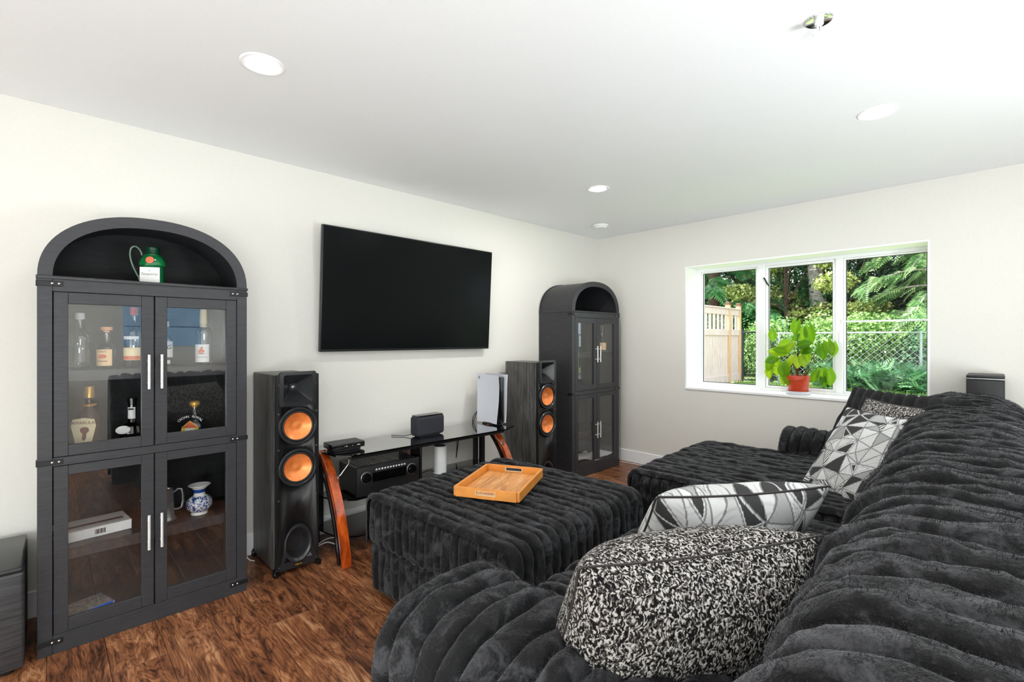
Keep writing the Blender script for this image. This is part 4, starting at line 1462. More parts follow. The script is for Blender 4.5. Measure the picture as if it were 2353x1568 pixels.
# ------------------------------------------------------------------ sectional sofa
sofa = thing('sectional_sofa', 'long black plush channelled sectional sofa with chaise under the window', 'sofa', (0, 0, 0), rz=math.radians(2.5))
# local frame: x along the back, y towards the television
AX0, AX1 = .62, 1.0
BX0, BX1 = .40, 3.98
RX0_, RX1_ = 3.67, 4.02
SEATZ = .46
# left arm: tubes run over it from outside to inside
def arm(name, x0, x1, y0, y1, zt, n, seed):
    p = Plush()
    p.box(x0 + .03, x1 - .03, y0, y1 - .03, .05, zt - .03)
    prof = fillet([(x0, .04), (x0, zt), (x1, zt), (x1, SEATZ - .12)], [.15, .15], 10)
    p.patch(prof, 'y', y0, y1, n, .034, ends=(False, False), flip=False, seed=seed, per=12, amp=.006,
            widen=lambda e, P, a, b: e - np.clip((e - (y1 - .06)) / .06, 0, 1) ** 2 * 0.0)
    # rounded front of the arm: upright tubes
    p.patch([(y1 - .02, .04), (y1 + .0, .2), (y1 - .0, zt - .16), (y1 - .035, zt - .05)], 'x', x0 + .03, x1 - .03, 5, .032, flip=True, seed=seed + 1)
    return p.build(name, sofa, hairs=10000, length=.006)
arm('armrest', AX0, AX1, .10, 1.02, .665, 13, 31)
arm('armrest', RX0_, RX1_, .10, .92, .655, 12, 35)
# seats
def seat(name, x0, x1, y0, y1, zt, n, seed, r=.028):
    p = Plush()
    p.box(x0 + .02, x1 - .02, y0, y1 - .03, .05, zt - .02)
    prof = fillet([(y0, zt), (y1, zt), (y1, .24)], .07)
    p.patch(prof, 'x', x0, x1, n, r, ends=(False, True), flip=False, seed=seed, amp=.006)
    p.patch([(y1 - .03, .03), (y1 - .025, .13), (y1 - .03, .235)], 'x', x0 + .01, x1 - .01, n, .026, flip=True, seed=seed + 1)
    for (xs, fl) in ((x0, False), (x1, True)):
        p.patch(fillet([(xs + (.015 if not fl else -.015), .24), (xs, .27), (xs, zt - .05), (xs + (.03 if not fl else -.03), zt - .015)], .02), 'y', y0, y1 - .015, max(4, int((y1 - y0) / .062)), .024, flip=fl, seed=seed + 2)
        p.patch([(xs + (.02 if not fl else -.02), .03), (xs + (.015 if not fl else -.015), .13), (xs + (.02 if not fl else -.02), .235)], 'y', y0, y1 - .03, max(4, int((y1 - y0) / .062)), .024, flip=fl, seed=seed + 3)
    return p.build(name, sofa, hairs=7000)
seat('seat_cushion', 1.01, 1.79, .22, 1.07, SEATZ, 13, 41)
seat('seat_cushion', 1.80, 2.585, .22, 1.07, SEATZ, 13, 45)
seat('chaise_cushion', 2.60, 3.70, .22, 1.46, .515, 18, 49)
# back: tubes run over the top, front to rear
def back(x0, x1, n, seed, zt=.955):
    p = Plush()
    prof = fillet([(.36, SEATZ - .12), (.20, .68), (.155, zt), (-.25, zt), (-.27, .60), (-.25, .05)], [.3, .19, .20, .3], 10)
    p.patch(prof, 'x', x0, x1, n, .040, ends=(False, False), flip=True, seed=seed, per=14, amp=.008, step=.014)
    p.box(x0 + .02, x1 - .02, -.20, .17, .05, zt - .10)
    for (xs, fl) in ((x0, 1), (x1, -1)):
        cap, _ = resample(prof, .03)
        c = np.array([0.0, .5])
        V = np.array([(xs + fl * .004, a, b_) for a, b_ in cap] + [(xs + fl * .004, 0, .5)])
        m_ = len(cap)
        F = np.array([(i_, i_ + 1, m_, m_) for i_ in range(m_ - 1)])
        p.V.append(V)
        p.F.append(F[:, [0, 1, 2, 2]] + p.n)
        p.n += len(V)
    return p
for (a, b_, n_, sd) in ((.40, 1.60, 15, 61), (1.605, 2.79, 15, 67), (2.795, 3.98, 15, 73)):
    P_ = back(a, b_, n_, sd)
    V = np.concatenate(P_.V)
    F = np.concatenate(P_.F)
    tri = F[:, 2] == F[:, 3]
    o = None
    quads = F[~tri]
    tris = F[tri][:, :3]
    me = bpy.data.meshes.new('back_cushion')
    me.from_pydata(V.tolist(), [], quads.tolist() + tris.tolist())
    me.polygons.foreach_set('use_smooth', [True] * len(me.polygons))
    me.materials.append(M['plush'])
    me.update()
    o = link('back_cushion', me, sofa)
    pile(o, np.concatenate(P_.furry).tolist(), 14000, .006)
for (x, y) in ((.6, -.15), (3.9, -.15), (.6, .9), (3.9, .9), (2.7, 1.5), (3.5, 1.5)):
    MB().lathe([(0, 0), (.025, 0), (.03, .055), (0, .055)], 16, Matrix.Translation((x, y, 0))).build('foot', M['blackplastic'], sofa)

# ------------------------------------------------------------------ cushions
def frame(e1, up):
    e1 = Vector(e1).normalized()
    up = Vector(up)
    up = (up - e1 * up.dot(e1)).normalized()
    n = up.cross(e1)        # y axis = z x x
    return Matrix((e1, n, up)).transposed().to_4x4()
def cushion_np(w, h, th, res, pinch=.07, seed=0, puff=.5):
    s = np.linspace(-1, 1, res)
    S, Tt = np.meshgrid(s, s, indexing='ij')
    X = w / 2 * S * (1 - pinch * (1 - Tt ** 2) * np.abs(S) ** 2)
    Z = h / 2 * Tt * (1 - pinch * (1 - S ** 2) * np.abs(Tt) ** 2)
    th_ = th / 2 * ((1 - np.abs(S) ** 2.4) * (1 - np.abs(Tt) ** 2.4)) ** puff
    return S, Tt, X, Z, th_
def cushion(name, label, loc, mat3, w, h, th, mat, res=56, seed=1, art=None, group=None, piping='ink', pinch=.07, ripple=.006, pr=.0038):
    t = thing(name, label, 'cushion', group=group)
    t.matrix_world = Matrix.Translation(loc) @ mat3
    S, Tt, X, Z, H_ = cushion_np(w, h, th, res, pinch)
    V, F, Cc = [], [], []
    for k, sg in enumerate((-1, 1)):
        P3 = np.stack([X.ravel(), sg * H_.ravel(), Z.ravel() + h / 2], 1)
        q = (H_.ravel() / (th / 2))
        P3[:, 1] += sg * ripple * wobble(P3 + k, 24, seed + k) * q + sg * ripple * .5 * wobble(P3 + k, 60, seed + 5 + k) * q
        V.append(P3)
        i_, j_ = np.meshgrid(np.arange(res - 1), np.arange(res - 1), indexing='ij')
        a = (i_ * res + j_).ravel() + k * res * res
        f = np.stack([a, a + res, a + res + 1, a + 1], 1)
        F.append(f if sg < 0 else f[:, ::-1])
        if art is not None:
            Cc.append(art(S.ravel() * w / 2, Tt.ravel() * h / 2, seed + k))
    np_mesh('cover', np.concatenate(V), np.concatenate(F), mat, t, colattr=np.concatenate(Cc) if Cc else None)
    # piping round the seam
    e = [(X[i_, 0], 0, Z[i_, 0] + h / 2) for i_ in range(res)] + [(X[-1, i_], 0, Z[-1, i_] + h / 2) for i_ in range(1, res)] + \
        [(X[i_, -1], 0, Z[i_, -1] + h / 2) for i_ in range(res - 2, -1, -1)] + [(X[0, i_], 0, Z[0, i_] + h / 2) for i_ in range(res - 2, -1, -1)]
    MB().tube(e[::max(1, res // 40)] + [e[0]], pr, 6).build('seam_piping', M[piping], t)
    return t
def geo_art(x, z, seed):
    """torn-paper triangles in white, grey and near-black, hatched and outlined by hand"""
    r = np.random.default_rng(seed)
    n = 7
    size = .58
    g = np.zeros((n + 1, n + 1, 2))
    for i_ in range(n + 1):
        for j_ in range(n + 1):
            g[i_, j_] = ((i_ / n - .5) * size, (j_ / n - .5) * size)
    g[1:-1, 1:-1] += r.uniform(-.027, .027, (n - 1, n - 1, 2))
    out = np.full((len(x), 4), 1.0)
    col = np.full((len(x), 3), .72)
    edge = np.full(len(x), 1.0)
    for i_ in range(n):
        for j_ in range(n):
            a, b_, c, d = g[i_, j_], g[i_ + 1, j_], g[i_ + 1, j_ + 1], g[i_, j_ + 1]
            m = (a + b_ + c + d) / 4 + r.uniform(-.02, .02, 2)
            mode = r.integers(0, 3)
            tris = [(a, b_, c), (a, c, d)] if mode == 0 else [(a, b_, d), (b_, c, d)] if mode == 1 else [(a, b_, m), (b_, c, m), (c, d, m), (d, a, m)]
            dk = 0
            for tr in tris:
                d0 = [(q[0] - p_[0]) * (z - p_[1]) - (q[1] - p_[1]) * (x - p_[0]) for p_, q in ((tr[0], tr[1]), (tr[1], tr[2]), (tr[2], tr[0]))]
                ln = [math.hypot(q[0] - p_[0], q[1] - p_[1]) for p_, q in ((tr[0], tr[1]), (tr[1], tr[2]), (tr[2], tr[0]))]
                sgn = np.sign((tr[1][0] - tr[0][0]) * (tr[2][1] - tr[0][1]) - (tr[1][1] - tr[0][1]) * (tr[2][0] - tr[0][0]))
                ds = np.min([sgn * d_ / l_ for d_, l_ in zip(d0, ln)], 0)
                ins = ds > 0
                u = r.random()
                th_ = r.uniform(0, math.pi)
                hatch = np.sin((x * math.cos(th_) + z * math.sin(th_)) * 420 + 3 * np.sin(x * 40 + z * 31)) * np.sin(x * 23 - z * 31 + seed)
                base = np.full(len(x), .52 + .18 * r.random())
                base = base - .20 * np.clip(hatch - .35, 0, 1)
                if u < .27 and dk < 2:
                    dk += 1
                    base = np.where(ds > r.choice([.001, .006]), .045, .7)
                elif u < .30:
                    st = np.sin((x * math.cos(th_) + z * math.sin(th_)) * 430) > -.1
                    base = np.where(st, .75, .05)
                elif u < .44:
                    base = base * .6
                base = np.where(np.abs(ds - .001) < .0016, base * .35, base)
                if u > .8:
                    base = np.where(np.abs(ds - .010) < .0012, base * .45, base)
                col[ins] = base[ins][:, None]
    out[:, :3] = np.clip(col, .02, .85)
    out[:, 2] *= .99
    return out

UPZ = Vector((0, 0, 1))
def lean(e1, nh, deg):
    """nh: horizontal direction the top leans AWAY from"""
    a = math.radians(deg)
    return frame(e1, UPZ * math.cos(a) - Vector(nh).normalized() * math.sin(a))
e1 = Vector((.87, -.49, 0))
nh = Vector((.49, .87, 0))
cushion('throw_cushion', 'large black and white boucle cushion leaning on the near sofa back', Vector((1.07, .645, .455)), lean(e1, nh, 32), .55, .53, .30, M['boucle'], 80, 2, pr=.0026)
cushion('throw_cushion', 'grey and black triangle-print cushion lying behind the boucle cushion mid-sofa', Vector((1.65, .79, .455)), lean((.83, -.56, 0), (.56, .83, 0), 38), .57, .53, .23, M['print'], 200, 14, geo_art)
e2 = Vector((-.59, -.81, 0))
n2 = Vector((-.81, .59, 0))
cushion('throw_cushion', 'triangle-print cushion propped upright on the chaise, front of three', Vector((2.85, .575, .492)), lean(e2, n2, 35), .53, .535, .13, M['print'], 200, 23, geo_art)
cushion('throw_cushion', 'boucle cushion propped on the chaise behind the triangle-print cushion', Vector((2.965, .515, .505)), lean(e2, n2, 33), .50, .565, .10, M['boucle'], 60, 5)
# the black ribbed cushion at the back of the pile
t = thing('throw_cushion', 'black ribbed plush cushion at the back of the chaise pile', 'cushion')
t.matrix_world = Matrix.Translation((3.13, .53, .52)) @ lean(e2, n2, 30)
S, Tt, X, Z, H_ = cushion_np(.66, .58, .13, 120, .05)
V, F = [], []
res = 120
rib = np.abs(np.sin((S * .30 + .35 * Tt * .28) * math.pi / .058)) ** .8 * .024
for k, sg in enumerate((-1, 1)):
    q = np.clip(H_ / (.065), 0, 1) ** .5
    P3 = np.stack([X.ravel(), sg * (H_ + rib * q).ravel(), (Z + .28 + rib * .5 * (Tt > .8)).ravel()], 1)
    P3 += .003 * wobble(P3 + k, 90, 4)[:, None]
    V.append(P3)
    i_, j_ = np.meshgrid(np.arange(res - 1), np.arange(res - 1), indexing='ij')
    a = (i_ * res + j_).ravel() + k * res * res
    f = np.stack([a, a + res, a + res + 1, a + 1], 1)
    F.append(f if sg < 0 else f[:, ::-1])
np_mesh('cover', np.concatenate(V), np.concatenate(F), M['plushblack'], t)

# ------------------------------------------------------------------ plant on the sill
pl = thing('potted_plant', 'leafy houseplant in a terracotta plastic pot on the window sill', 'plant', (4.582, 1.205, .8465))
MB().lathe([(0, 0), (.066, 0), (.072, .004), (.074, .026), (.071, .026), (.068, .006), (0, .005)], 40, Matrix.Diagonal((1.24, 1.24, 1.06, 1))).build('saucer', M['saucer'], pl)
MB().lathe([(0, .006), (.055, .006), (.058, .012), (.067, .11), (.071, .112), (.073, .146), (.071, .15), (.067, .148), (.062, .13), (0, .128)], 44, Matrix.Diagonal((1.24, 1.24, 1.06, 1))).build('pot', M['potred'], pl)
MB().lathe([(0, .138), (.04, .139), (.0665, .134)], 30, Matrix.Diagonal((1.24, 1.24, 1.06, 1))).build('soil', M['soil'], pl)
MB().tube([(0, 0, .13), (-.004, .012, .20), (.0, .006, .28), (-.004, .004, .34), (0, 0, .37)], [.010, .009, .009, .008, .003], 8).build('main_stem', M['stem'], pl)
MB().tube([(0, -.02, .13), (-.01, -.06, .17), (-.008, -.085, .21), (-.005, -.075, .25)], [.007, .007, .006, .004], 8).build('side_stem', M['stem'], pl)
def heart_leaf(length, width, fold, droop, tone):
    """heart-shaped blade from its stalk at the origin, along +x, midrib folded"""
    N_ = 9
    vs, fs, tn = [], [], []
    for i_ in range(N_ + 1):
        u = i_ / N_
        wd = width / 2 * (math.sin(math.pi * min(1, u * .92 + .10)) ** .75) * (1 - .15 * u)
        if i_ == N_:
            wd = 0.0005
        x = length * u
        zc = -droop * length * u * u
        back_ = -.16 * length * max(0, 1 - u * 4)
        for s_ in (-1, -.5, 0, .5, 1):
            vs.append((x + back_ * abs(s_) * 1.6, s_ * wd, zc + fold * wd * (abs(s_) ** 1.3) * 1.0 - .12 * wd * abs(s_) * u))
            tn.append(min(1, max(0, tone + (.22 if s_ == 0 else 0) + .12 * (abs(s_) - .5))))
    for i_ in range(N_):
        for k in range(4):
            a = i_ * 5 + k
            fs.append((a, a + 1, a + 6, a + 5))
    return vs, fs, tn
# (dy, dz) of the leaf base from the pot, sideways sweep, length, pitch
leaf_spec = [  # y offset(left +), z, dx, heading of the tip (y,z), length, tone
    (.005, .52, -.02, (.01, -.09), .13, .45), (-.075, .475, .0, (-.03, -.13), .15, .4), (-.03, .46, .0, (-.005, -.10), .13, .55), (.19, .45, .0, (-.01, -.10), .11, .5),
    (.05, .36, -.03, (.075, -.03), .12, .6), (.02, .35, -.06, (.05, -.075), .12, .7), (-.02, .33, -.06, (-.08, .03), .13, .2), (-.03, .30, -.05, (-.07, .0), .12, .15),
    (.06, .285, -.06, (.10, .03), .13, .45), (.09, .275, -.05, (.11, .02), .14, .75), (.14, .24, -.04, (.09, -.04), .12, .3), (.17, .22, -.05, (.05, -.09), .13, .6),
    (.19, .17, -.05, (.01, -.10), .13, .75), (.15, .20, -.03, (-.01, -.12), .13, .8), (.09, .19, -.06, (.005, -.11), .13, .5), (.06, .2, -.07, (.01, -.1), .12, .45),
    (-.06, .30, -.06, (-.03, -.09), .12, .65), (-.04, .25, -.07, (-.02, -.07), .1, .7), (-.02, .24, -.08, (.0, -.07), .10, .85), (.02, .25, -.07, (.03, -.08), .1, .9),
    (-.16, .335, -.0, (-.015, -.12), .13, .2), (-.20, .36, -.0, (-.04, -.09), .13, .4), (-.235, .35, .0, (-.01, -.11), .12, .55),
    (-.14, .14, -.04, (.04, -.09), .11, .4), (-.17, .155, -.04, (-.01, -.12), .13, .5), (-.21, .15, -.02, (-.03, -.13), .14, .45), (-.18, .1, -.05, (-.01, -.07), .09, .2),
    (.07, .12, -.05, (-.01, -.10), .12, .6), (.085, .11, -.03, (.01, -.1), .11, .75), (.0, .42, -.02, (.03, -.06), .08, .3)]
for k, (dy, dz, dx, (hy, hz), ln, tone) in enumerate(leaf_spec):
    vs, fs, tn = heart_leaf(ln * .90, ln * .70, .28, .2, tone)
    xax = Vector((-.25 * ln * (1 + .3 * math.sin(k * 2.1)), hy, hz)).normalized()
    nrm = Vector((-1, .35 * math.sin(k * 1.7), .55 + .3 * math.cos(k * 2.3)))
    nrm = (nrm - xax * nrm.dot(xax)).normalized()
    yax = nrm.cross(xax)
    mt = Matrix((xax, yax, nrm)).transposed().to_4x4()
    base = Vector((dx, dy * 1.06, dz * 1.10 + .045))
    o = np_mesh('leaf', [tuple(mt @ Vector(v)) for v in vs], fs, M['leafpot'], pl, True, tn)
    o.location = base
    root_ = Vector((0, 0, .14 + .18 * (k % 3) / 2)) if abs(dy) < .13 else Vector((0, math.copysign(.03, dy), .14))
    mid = (root_ + base) / 2 + Vector((0, 0, .05))
    MB().tube([root_ - base, mid - base, Vector((0, 0, .0))], [.0028, .0024, .0016], 6).build('stalk', M['stemgreen'] if k % 3 else M['stem'], o)

# ------------------------------------------------------------------ outdoors
GZ = .25
lw = MB().box(XW + T, 40, -30, 40, -0.6, GZ)
lawn = struct('lawn', lw, M['lawn'])
# grass blades near the fences
def scatter(V0, F0, pos, xax, up, scale):
    """copies of a template: x along xax, z towards up"""
    n, k = len(pos), len(V0)
    xax = xax / (np.linalg.norm(xax, axis=1)[:, None] + 1e-9)
    up = up - xax * np.sum(up * xax, 1)[:, None]
    up = up / (np.linalg.norm(up, axis=1)[:, None] + 1e-9)
    yax = np.cross(up, xax)
    V = (V0[None, :, 0, None] * xax[:, None] + V0[None, :, 1, None] * yax[:, None] + V0[None, :, 2, None] * up[:, None]) * np.reshape(scale, (-1, 1, 1)) + pos[:, None]
    F = (F0[None] + (np.arange(n) * k)[:, None, None]).reshape(-1, F0.shape[1])
    return V.reshape(-1, 3), F
LEAF_V = np.array([(0, 0, 0), (.45, .32, .05), (1, 0, -.06), (.45, -.32, .05)], float)
LEAF_F = np.array([(0, 1, 2, 3)])
def frond_template(nl=8, lw_=.085, spread=.42, droop=.25, taper=True):
    V, F = [], []
    for i_ in range(nl):
        u = (i_ + .6) / nl
        L = spread * (1 - .75 * u if taper else math.sin(math.pi * (.15 + .8 * u)))
        for s_ in (-1, 1):
            b0 = np.array((u, 0, -droop * u * u))
            tip = b0 + np.array((.55 * L, s_ * L, -.35 * L * droop * 2))
            sd = np.array((lw_ * .5, -s_ * .0, 0))
            m_ = (b0 + tip) / 2
            o_ = len(V)
            V += [b0 - sd, m_ - sd * 1.3 + np.array((0, s_ * .01, 0)), tip, m_ + sd * 1.3]
            F.append((o_, o_ + 1, o_ + 2, o_ + 3))
    o_ = len(V)
    V += [np.array((0, -.012, 0)), np.array((1.0, -.006, -droop)), np.array((1.08, 0, -droop * 1.1)), np.array((0, .012, 0))]
    F.append((o_, o_ + 1, o_ + 2, o_ + 3))
    return np.array(V), np.array(F)
FR_V, FR_F = frond_template()
FE_V, FE_F = frond_template(10, .07, .30, .45, False)
def rdir(n, zbias=0.0):
    d = rng.normal(size=(n, 3))
    d[:, 2] += zbias
    return d / np.linalg.norm(d, axis=1)[:, None]
def leafy(name, parent, mat, pos, size, up_bias=.8, tmpl=(LEAF_V, LEAF_F), heading=None):
    n = len(pos)
    xa = rdir(n, -.25) if heading is None else heading
    up = rdir(n) + np.array((-.45, -.1, up_bias * 1.6))
    V, F = scatter(tmpl[0], tmpl[1], pos, xa, up, size)
    tone = np.repeat(np.clip(rng.beta(2.2, 2.2, n), 0, 1), len(tmpl[0]))
    o = np_mesh(name, V, F, mat, parent, False, tone)
    return tag(o, kind='stuff')
def blob_points(n, centers, radii):
    c = rng.integers(0, len(centers), n)
    d = rdir(n)
    r_ = rng.uniform(.45, 1.0, n) ** .6
    return np.asarray(centers)[c] + d * (r_[:, None] * np.asarray(radii)[c])
def trunk(mb, pts, rs, n=12):
    mb.tube(pts, rs, n)
def cedar(label, x, y, h, spread, nb, mat, bark, per=26, size=(.28, .5), lo=.9, group='trees beyond the garden fence', name='cedar_tree'):
    t = thing(name, label, 'tree', (x, y, GZ), group=group)
    m = MB()
    trunk(m, [(0, 0, -.2), (.02, .02, h * .35), (-.03, .03, h * .7), (0, 0, h)], [.22, .17, .1, .02])
    pos, hd, sz = [], [], []
    for k in range(nb):
        z = lo + (h - lo) * (k / nb) ** .9
        a = k * 2.399 + rng.uniform(-.3, .3)
        L = spread * (1 - .75 * (z - lo) / (h - lo)) * rng.uniform(.75, 1.1)
        dirv = np.array((math.cos(a), math.sin(a), 0))
        bp = []
        for q in range(7):
            u = q / 6
            bp.append(dirv * L * u + np.array((0, 0, z + .18 * L * u - .42 * L * u * u)))
        m.tube(bp, [.03, .026, .022, .018, .013, .009, .004], 5)
        for q in range(per):
            u = rng.uniform(.25, 1.0)
            p_ = dirv * L * u + np.array((0, 0, z + .18 * L * u - .42 * L * u * u))
            sd = np.array((-math.sin(a), math.cos(a), 0)) * rng.choice((-1, 1))
            hv = dirv * rng.uniform(.35, 1.0) + sd * rng.uniform(.1, .9) + np.array((0, 0, -rng.uniform(.25, .8)))
            pos.append(p_ + rng.normal(size=3) * .03)
            hd.append(hv)
            sz.append(rng.uniform(*size))
    m.build('trunk', M[bark], t)
    leafy('foliage', t, M[mat], np.array(pos), np.array(sz), 1.0, (FR_V, FR_F), np.array(hd))
    return t
def broadleaf(label, x, y, h, crown, n, mat, bark, size=(.07, .13), cz=None, name='broadleaf_tree', cat='tree', group='trees beyond the garden fence'):
    t = thing(name, label, cat, (x, y, GZ), group=group)
    m = MB()
    trunk(m, [(0, 0, -.2), (.04, .02, h * .3), (.1, .06, h * .6)], [.06, .045, .02])
    centers, radii = [], []
    for k in range(16):
        d = rng.uniform(-1, 1, 3)
        c = np.array((d[0] * crown * .75, d[1] * crown * .9, (cz or h * .62) + d[2] * h * .32))
        centers.append(c)
        radii.append(crown * rng.uniform(.28, .5))
        m.tube([(.05, .03, h * .35), tuple(c * .6 + np.array((0, 0, h * .15))), tuple(c)], [.014, .010, .004], 5)
    m.build('trunk', M[bark], t)
    radii = np.array(radii)[:, None] * np.array((1, 1, .55))
    leafy('foliage', t, M[mat], blob_points(n, centers, radii), rng.uniform(*size, n))
    return t
def shrub(label, x, y, r_, h, n, mat, size=(.06, .11), tmpl=(LEAF_V, LEAF_F), name='shrub', z0=GZ, up=.8):
    t = thing(name, label, 'shrub', (x, y, z0), group='shrubs behind the garden fences')
    m = MB()
    centers, radii = [], []
    for k in range(9):
        a = k * 2.399
        c = np.array((math.cos(a) * r_ * .5 * rng.uniform(.3, 1), math.sin(a) * r_ * .6 * rng.uniform(.3, 1), h * rng.uniform(.35, .8)))
        centers.append(c)
        radii.append(np.array((r_ * .55, r_ * .6, h * .32)))
        m.tube([(0, 0, -.05), tuple(c * .5), tuple(c)], [.018, .012, .004], 5)
    m.build('stems', M['barkbrown'], t)
    leafy('foliage', t, M[mat], blob_points(n, centers, np.array(radii)), rng.uniform(*size, n), up, tmpl)
    return t

# timber fence at the side of the garden, runs away from the house
FY, FX0, FX1 = 4.5, 7.4, 12.14
fence = thing('timber_fence', 'weathered timber fence with slatted top and capped posts, outside window left', 'fence', (FX0, FY, GZ))
posts = [0, 2.05, 4.10, 4.74]
for k, px_ in enumerate(posts):
    po = MB().box(px_ - .05, px_ + .05, -.06, .04, -.3, 1.86, .004, 1).build('post', M['fencepost'], fence)
    MB().box(px_ - .065, px_ + .065, -.075, .055, 1.86, 1.885, .004, 1).box(px_ - .05, px_ + .05, -.06, .04, 1.885, 1.93, .012, 1).build('post_cap', M['fencecap'], po)
for a, b_ in zip(posts[:-1], posts[1:]):
    x0, x1 = a + .05, b_ - .05
    for (z0, z1, nm) in ((1.62, 1.76, 'top_rail'), (1.14, 1.28, 'middle_rail'), (.04, .22, 'kick_board')):
        MB().box(x0, x1, -.045, .0, z0, z1, .003, 1).build(nm, M['fenceboard'], fence)
    MB().box(x0 - .04, x1 + .04, -.07, .05, 1.76, 1.79, .003, 1).build('cap_rail', M['fenceboard'], fence)
    n_ = max(2, int((x1 - x0) / .135))
    for k in range(n_):
        w_ = (x1 - x0) / n_
        MB().box(x0 + k * w_ + .002, x0 + (k + 1) * w_ - .002, -.02, .0, .20, 1.18).build('board', M['fenceboard'], fence, smooth=False)
    n_ = max(2, int((x1 - x0) / .20))
    for k in range(n_):
        w_ = (x1 - x0) / n_
        MB().box(x0 + k * w_ + w_ * .25, x0 + k * w_ + w_ * .75, -.03, -.01, 1.27, 1.63).build('slat', M['fenceboard'], fence, smooth=False)
# chain-link fence parallel to the house
LX, LY0, LY1, LZ = 12.35, -4.0, 4.5, 1.19
cl = thing('chain_link_fence', 'galvanised chain-link fence with top rail in front of the trees', 'fence', (LX, LY0, GZ))
Ln = LY1 - LY0
MB().tube([(0, 0, LZ), (0, Ln - .75, LZ)], .021, 10).build('top_rail', M['galv'], cl)
for k in range(4):
    yy = k * 2.55
    MB().tube([(0, yy, -.2), (0, yy, LZ + .03)], .024, 10).build('post', M['galv'], cl)
wv, n_ = MB(), 0
d_ = .125
yy = -LZ
while yy < Ln - .75:
    for s_ in (1, -1):
        y0, y1 = (yy, yy + LZ) if s_ > 0 else (yy + LZ, yy)
        z0, z1 = 0.02, LZ
        lo_, hi_ = 0.0, 1.0
        pts = []
        for u in (0, 1):
            pts.append((y0 + (y1 - y0) * u, z0 + (z1 - z0) * u))
        (ya, za), (yb, zb) = pts
        def clip(ya, za, yb, zb, lim0, lim1):
            for lim, sg in ((lim0, 1), (lim1, -1)):
                if sg * (ya - lim) < 0 and sg * (yb - lim) < 0:
                    return None
                if sg * (ya - lim) < 0:
                    t_ = (lim - ya) / (yb - ya); za += (zb - za) * t_; ya = lim
                if sg * (yb - lim) < 0:
                    t_ = (lim - yb) / (ya - yb); zb += (za - zb) * t_; yb = lim
            return ya, za, yb, zb
        q = clip(ya, za, yb, zb, 0, Ln - .75)
        if q and abs(q[0] - q[2]) > .01:
            wv.tube([(.004 * s_ - .02, q[0], q[1]), (.004 * s_ - .02, q[2], q[3])], .0027, 4, False)
    yy += d_
tag(wv.build('wire_mesh', M['galv'], cl, smooth=False), kind='stuff')
gt = thing('garden_gate', 'dark chain-link gate between the timber fence and wire fence', 'gate', (LX, LY1 - .72, GZ))
f_ = MB()
for (y0, z0, y1, z1) in ((0, .05, 0, 1.22), (.68, .05, .68, 1.22), (0, 1.22, .68, 1.22), (0, .05, .68, .05)):
    f_.tube([(0, y0, z0), (0, y1, z1)], .022, 8)
f_.build('gate_frame', M['blackfence'], gt)
wv = MB()
yy = -1.17
while yy < .68:
    for s_ in (1, -1):
        ya, yb = (yy, yy + 1.17) if s_ > 0 else (yy + 1.17, yy)
        q = clip(ya, .05, yb, 1.22, 0, .68)
        if q and abs(q[0] - q[2]) > .01:
            wv.tube([(.004 * s_, q[0], q[1]), (.004 * s_, q[2], q[3])], .004, 4, False)
    yy += .085
tag(wv.build('wire_mesh', M['blackfence'], gt, smooth=False), kind='stuff')
MB().tube([(0, .70, -.2), (0, .70, 1.3)], .03, 10).build('gate_post', M['blackfence'], gt)

# forest bank and plants
bk_ = MB()
nx_, ny_ = 14, 30
vs, fs = [], []
for i_ in range(nx_ + 1):
    for j_ in range(ny_ + 1):
        x = 13.4 + 14 * i_ / nx_
        y = -14 + 36 * j_ / ny_
        vs.append((x, y, GZ - .05 + .05 * (x - 13.4) + .22 * math.sin(x * 1.3 + y * .7) * min(1, (x - 13.4) / 2)))
for i_ in range(nx_):
    for j_ in range(ny_):
        a = i_ * (ny_ + 1) + j_
        fs.append((a, a + 1, a + ny_ + 2, a + ny_ + 1))
struct('forest_ground', MB().add(vs, fs), M['earth'], smooth=True)

cedar('cedar with long pale drooping fronds, seen through the right window light', 14.3, .95, 7.5, 2.3, 64, 'cedar', 'bark', per=30, lo=.9, size=(.26, .46))
cedar('dark green cedar above the timber fence, seen in the left window light', 14.6, 6.1, 8.0, 2.6, 60, 'cedardark', 'barkbrown', per=28, lo=1.2)
cedar('cedar standing right of the window view beyond the wire fence', 14.6, -2.2, 7.5, 2.2, 44, 'cedar', 'bark', per=22, lo=1.0)
broadleaf('yellow-green maple left of the grey trunk, middle window light', 15.0, 4.25, 5.6, 1.35, 11000, 'maple', 'barkbrown', (.07, .13), cz=3.2)
broadleaf('pale yellow tree at the middle mullion beyond the fence', 14.4, 2.75, 4.6, .95, 7500, 'maple', 'barkbrown', (.06, .12), cz=2.8)
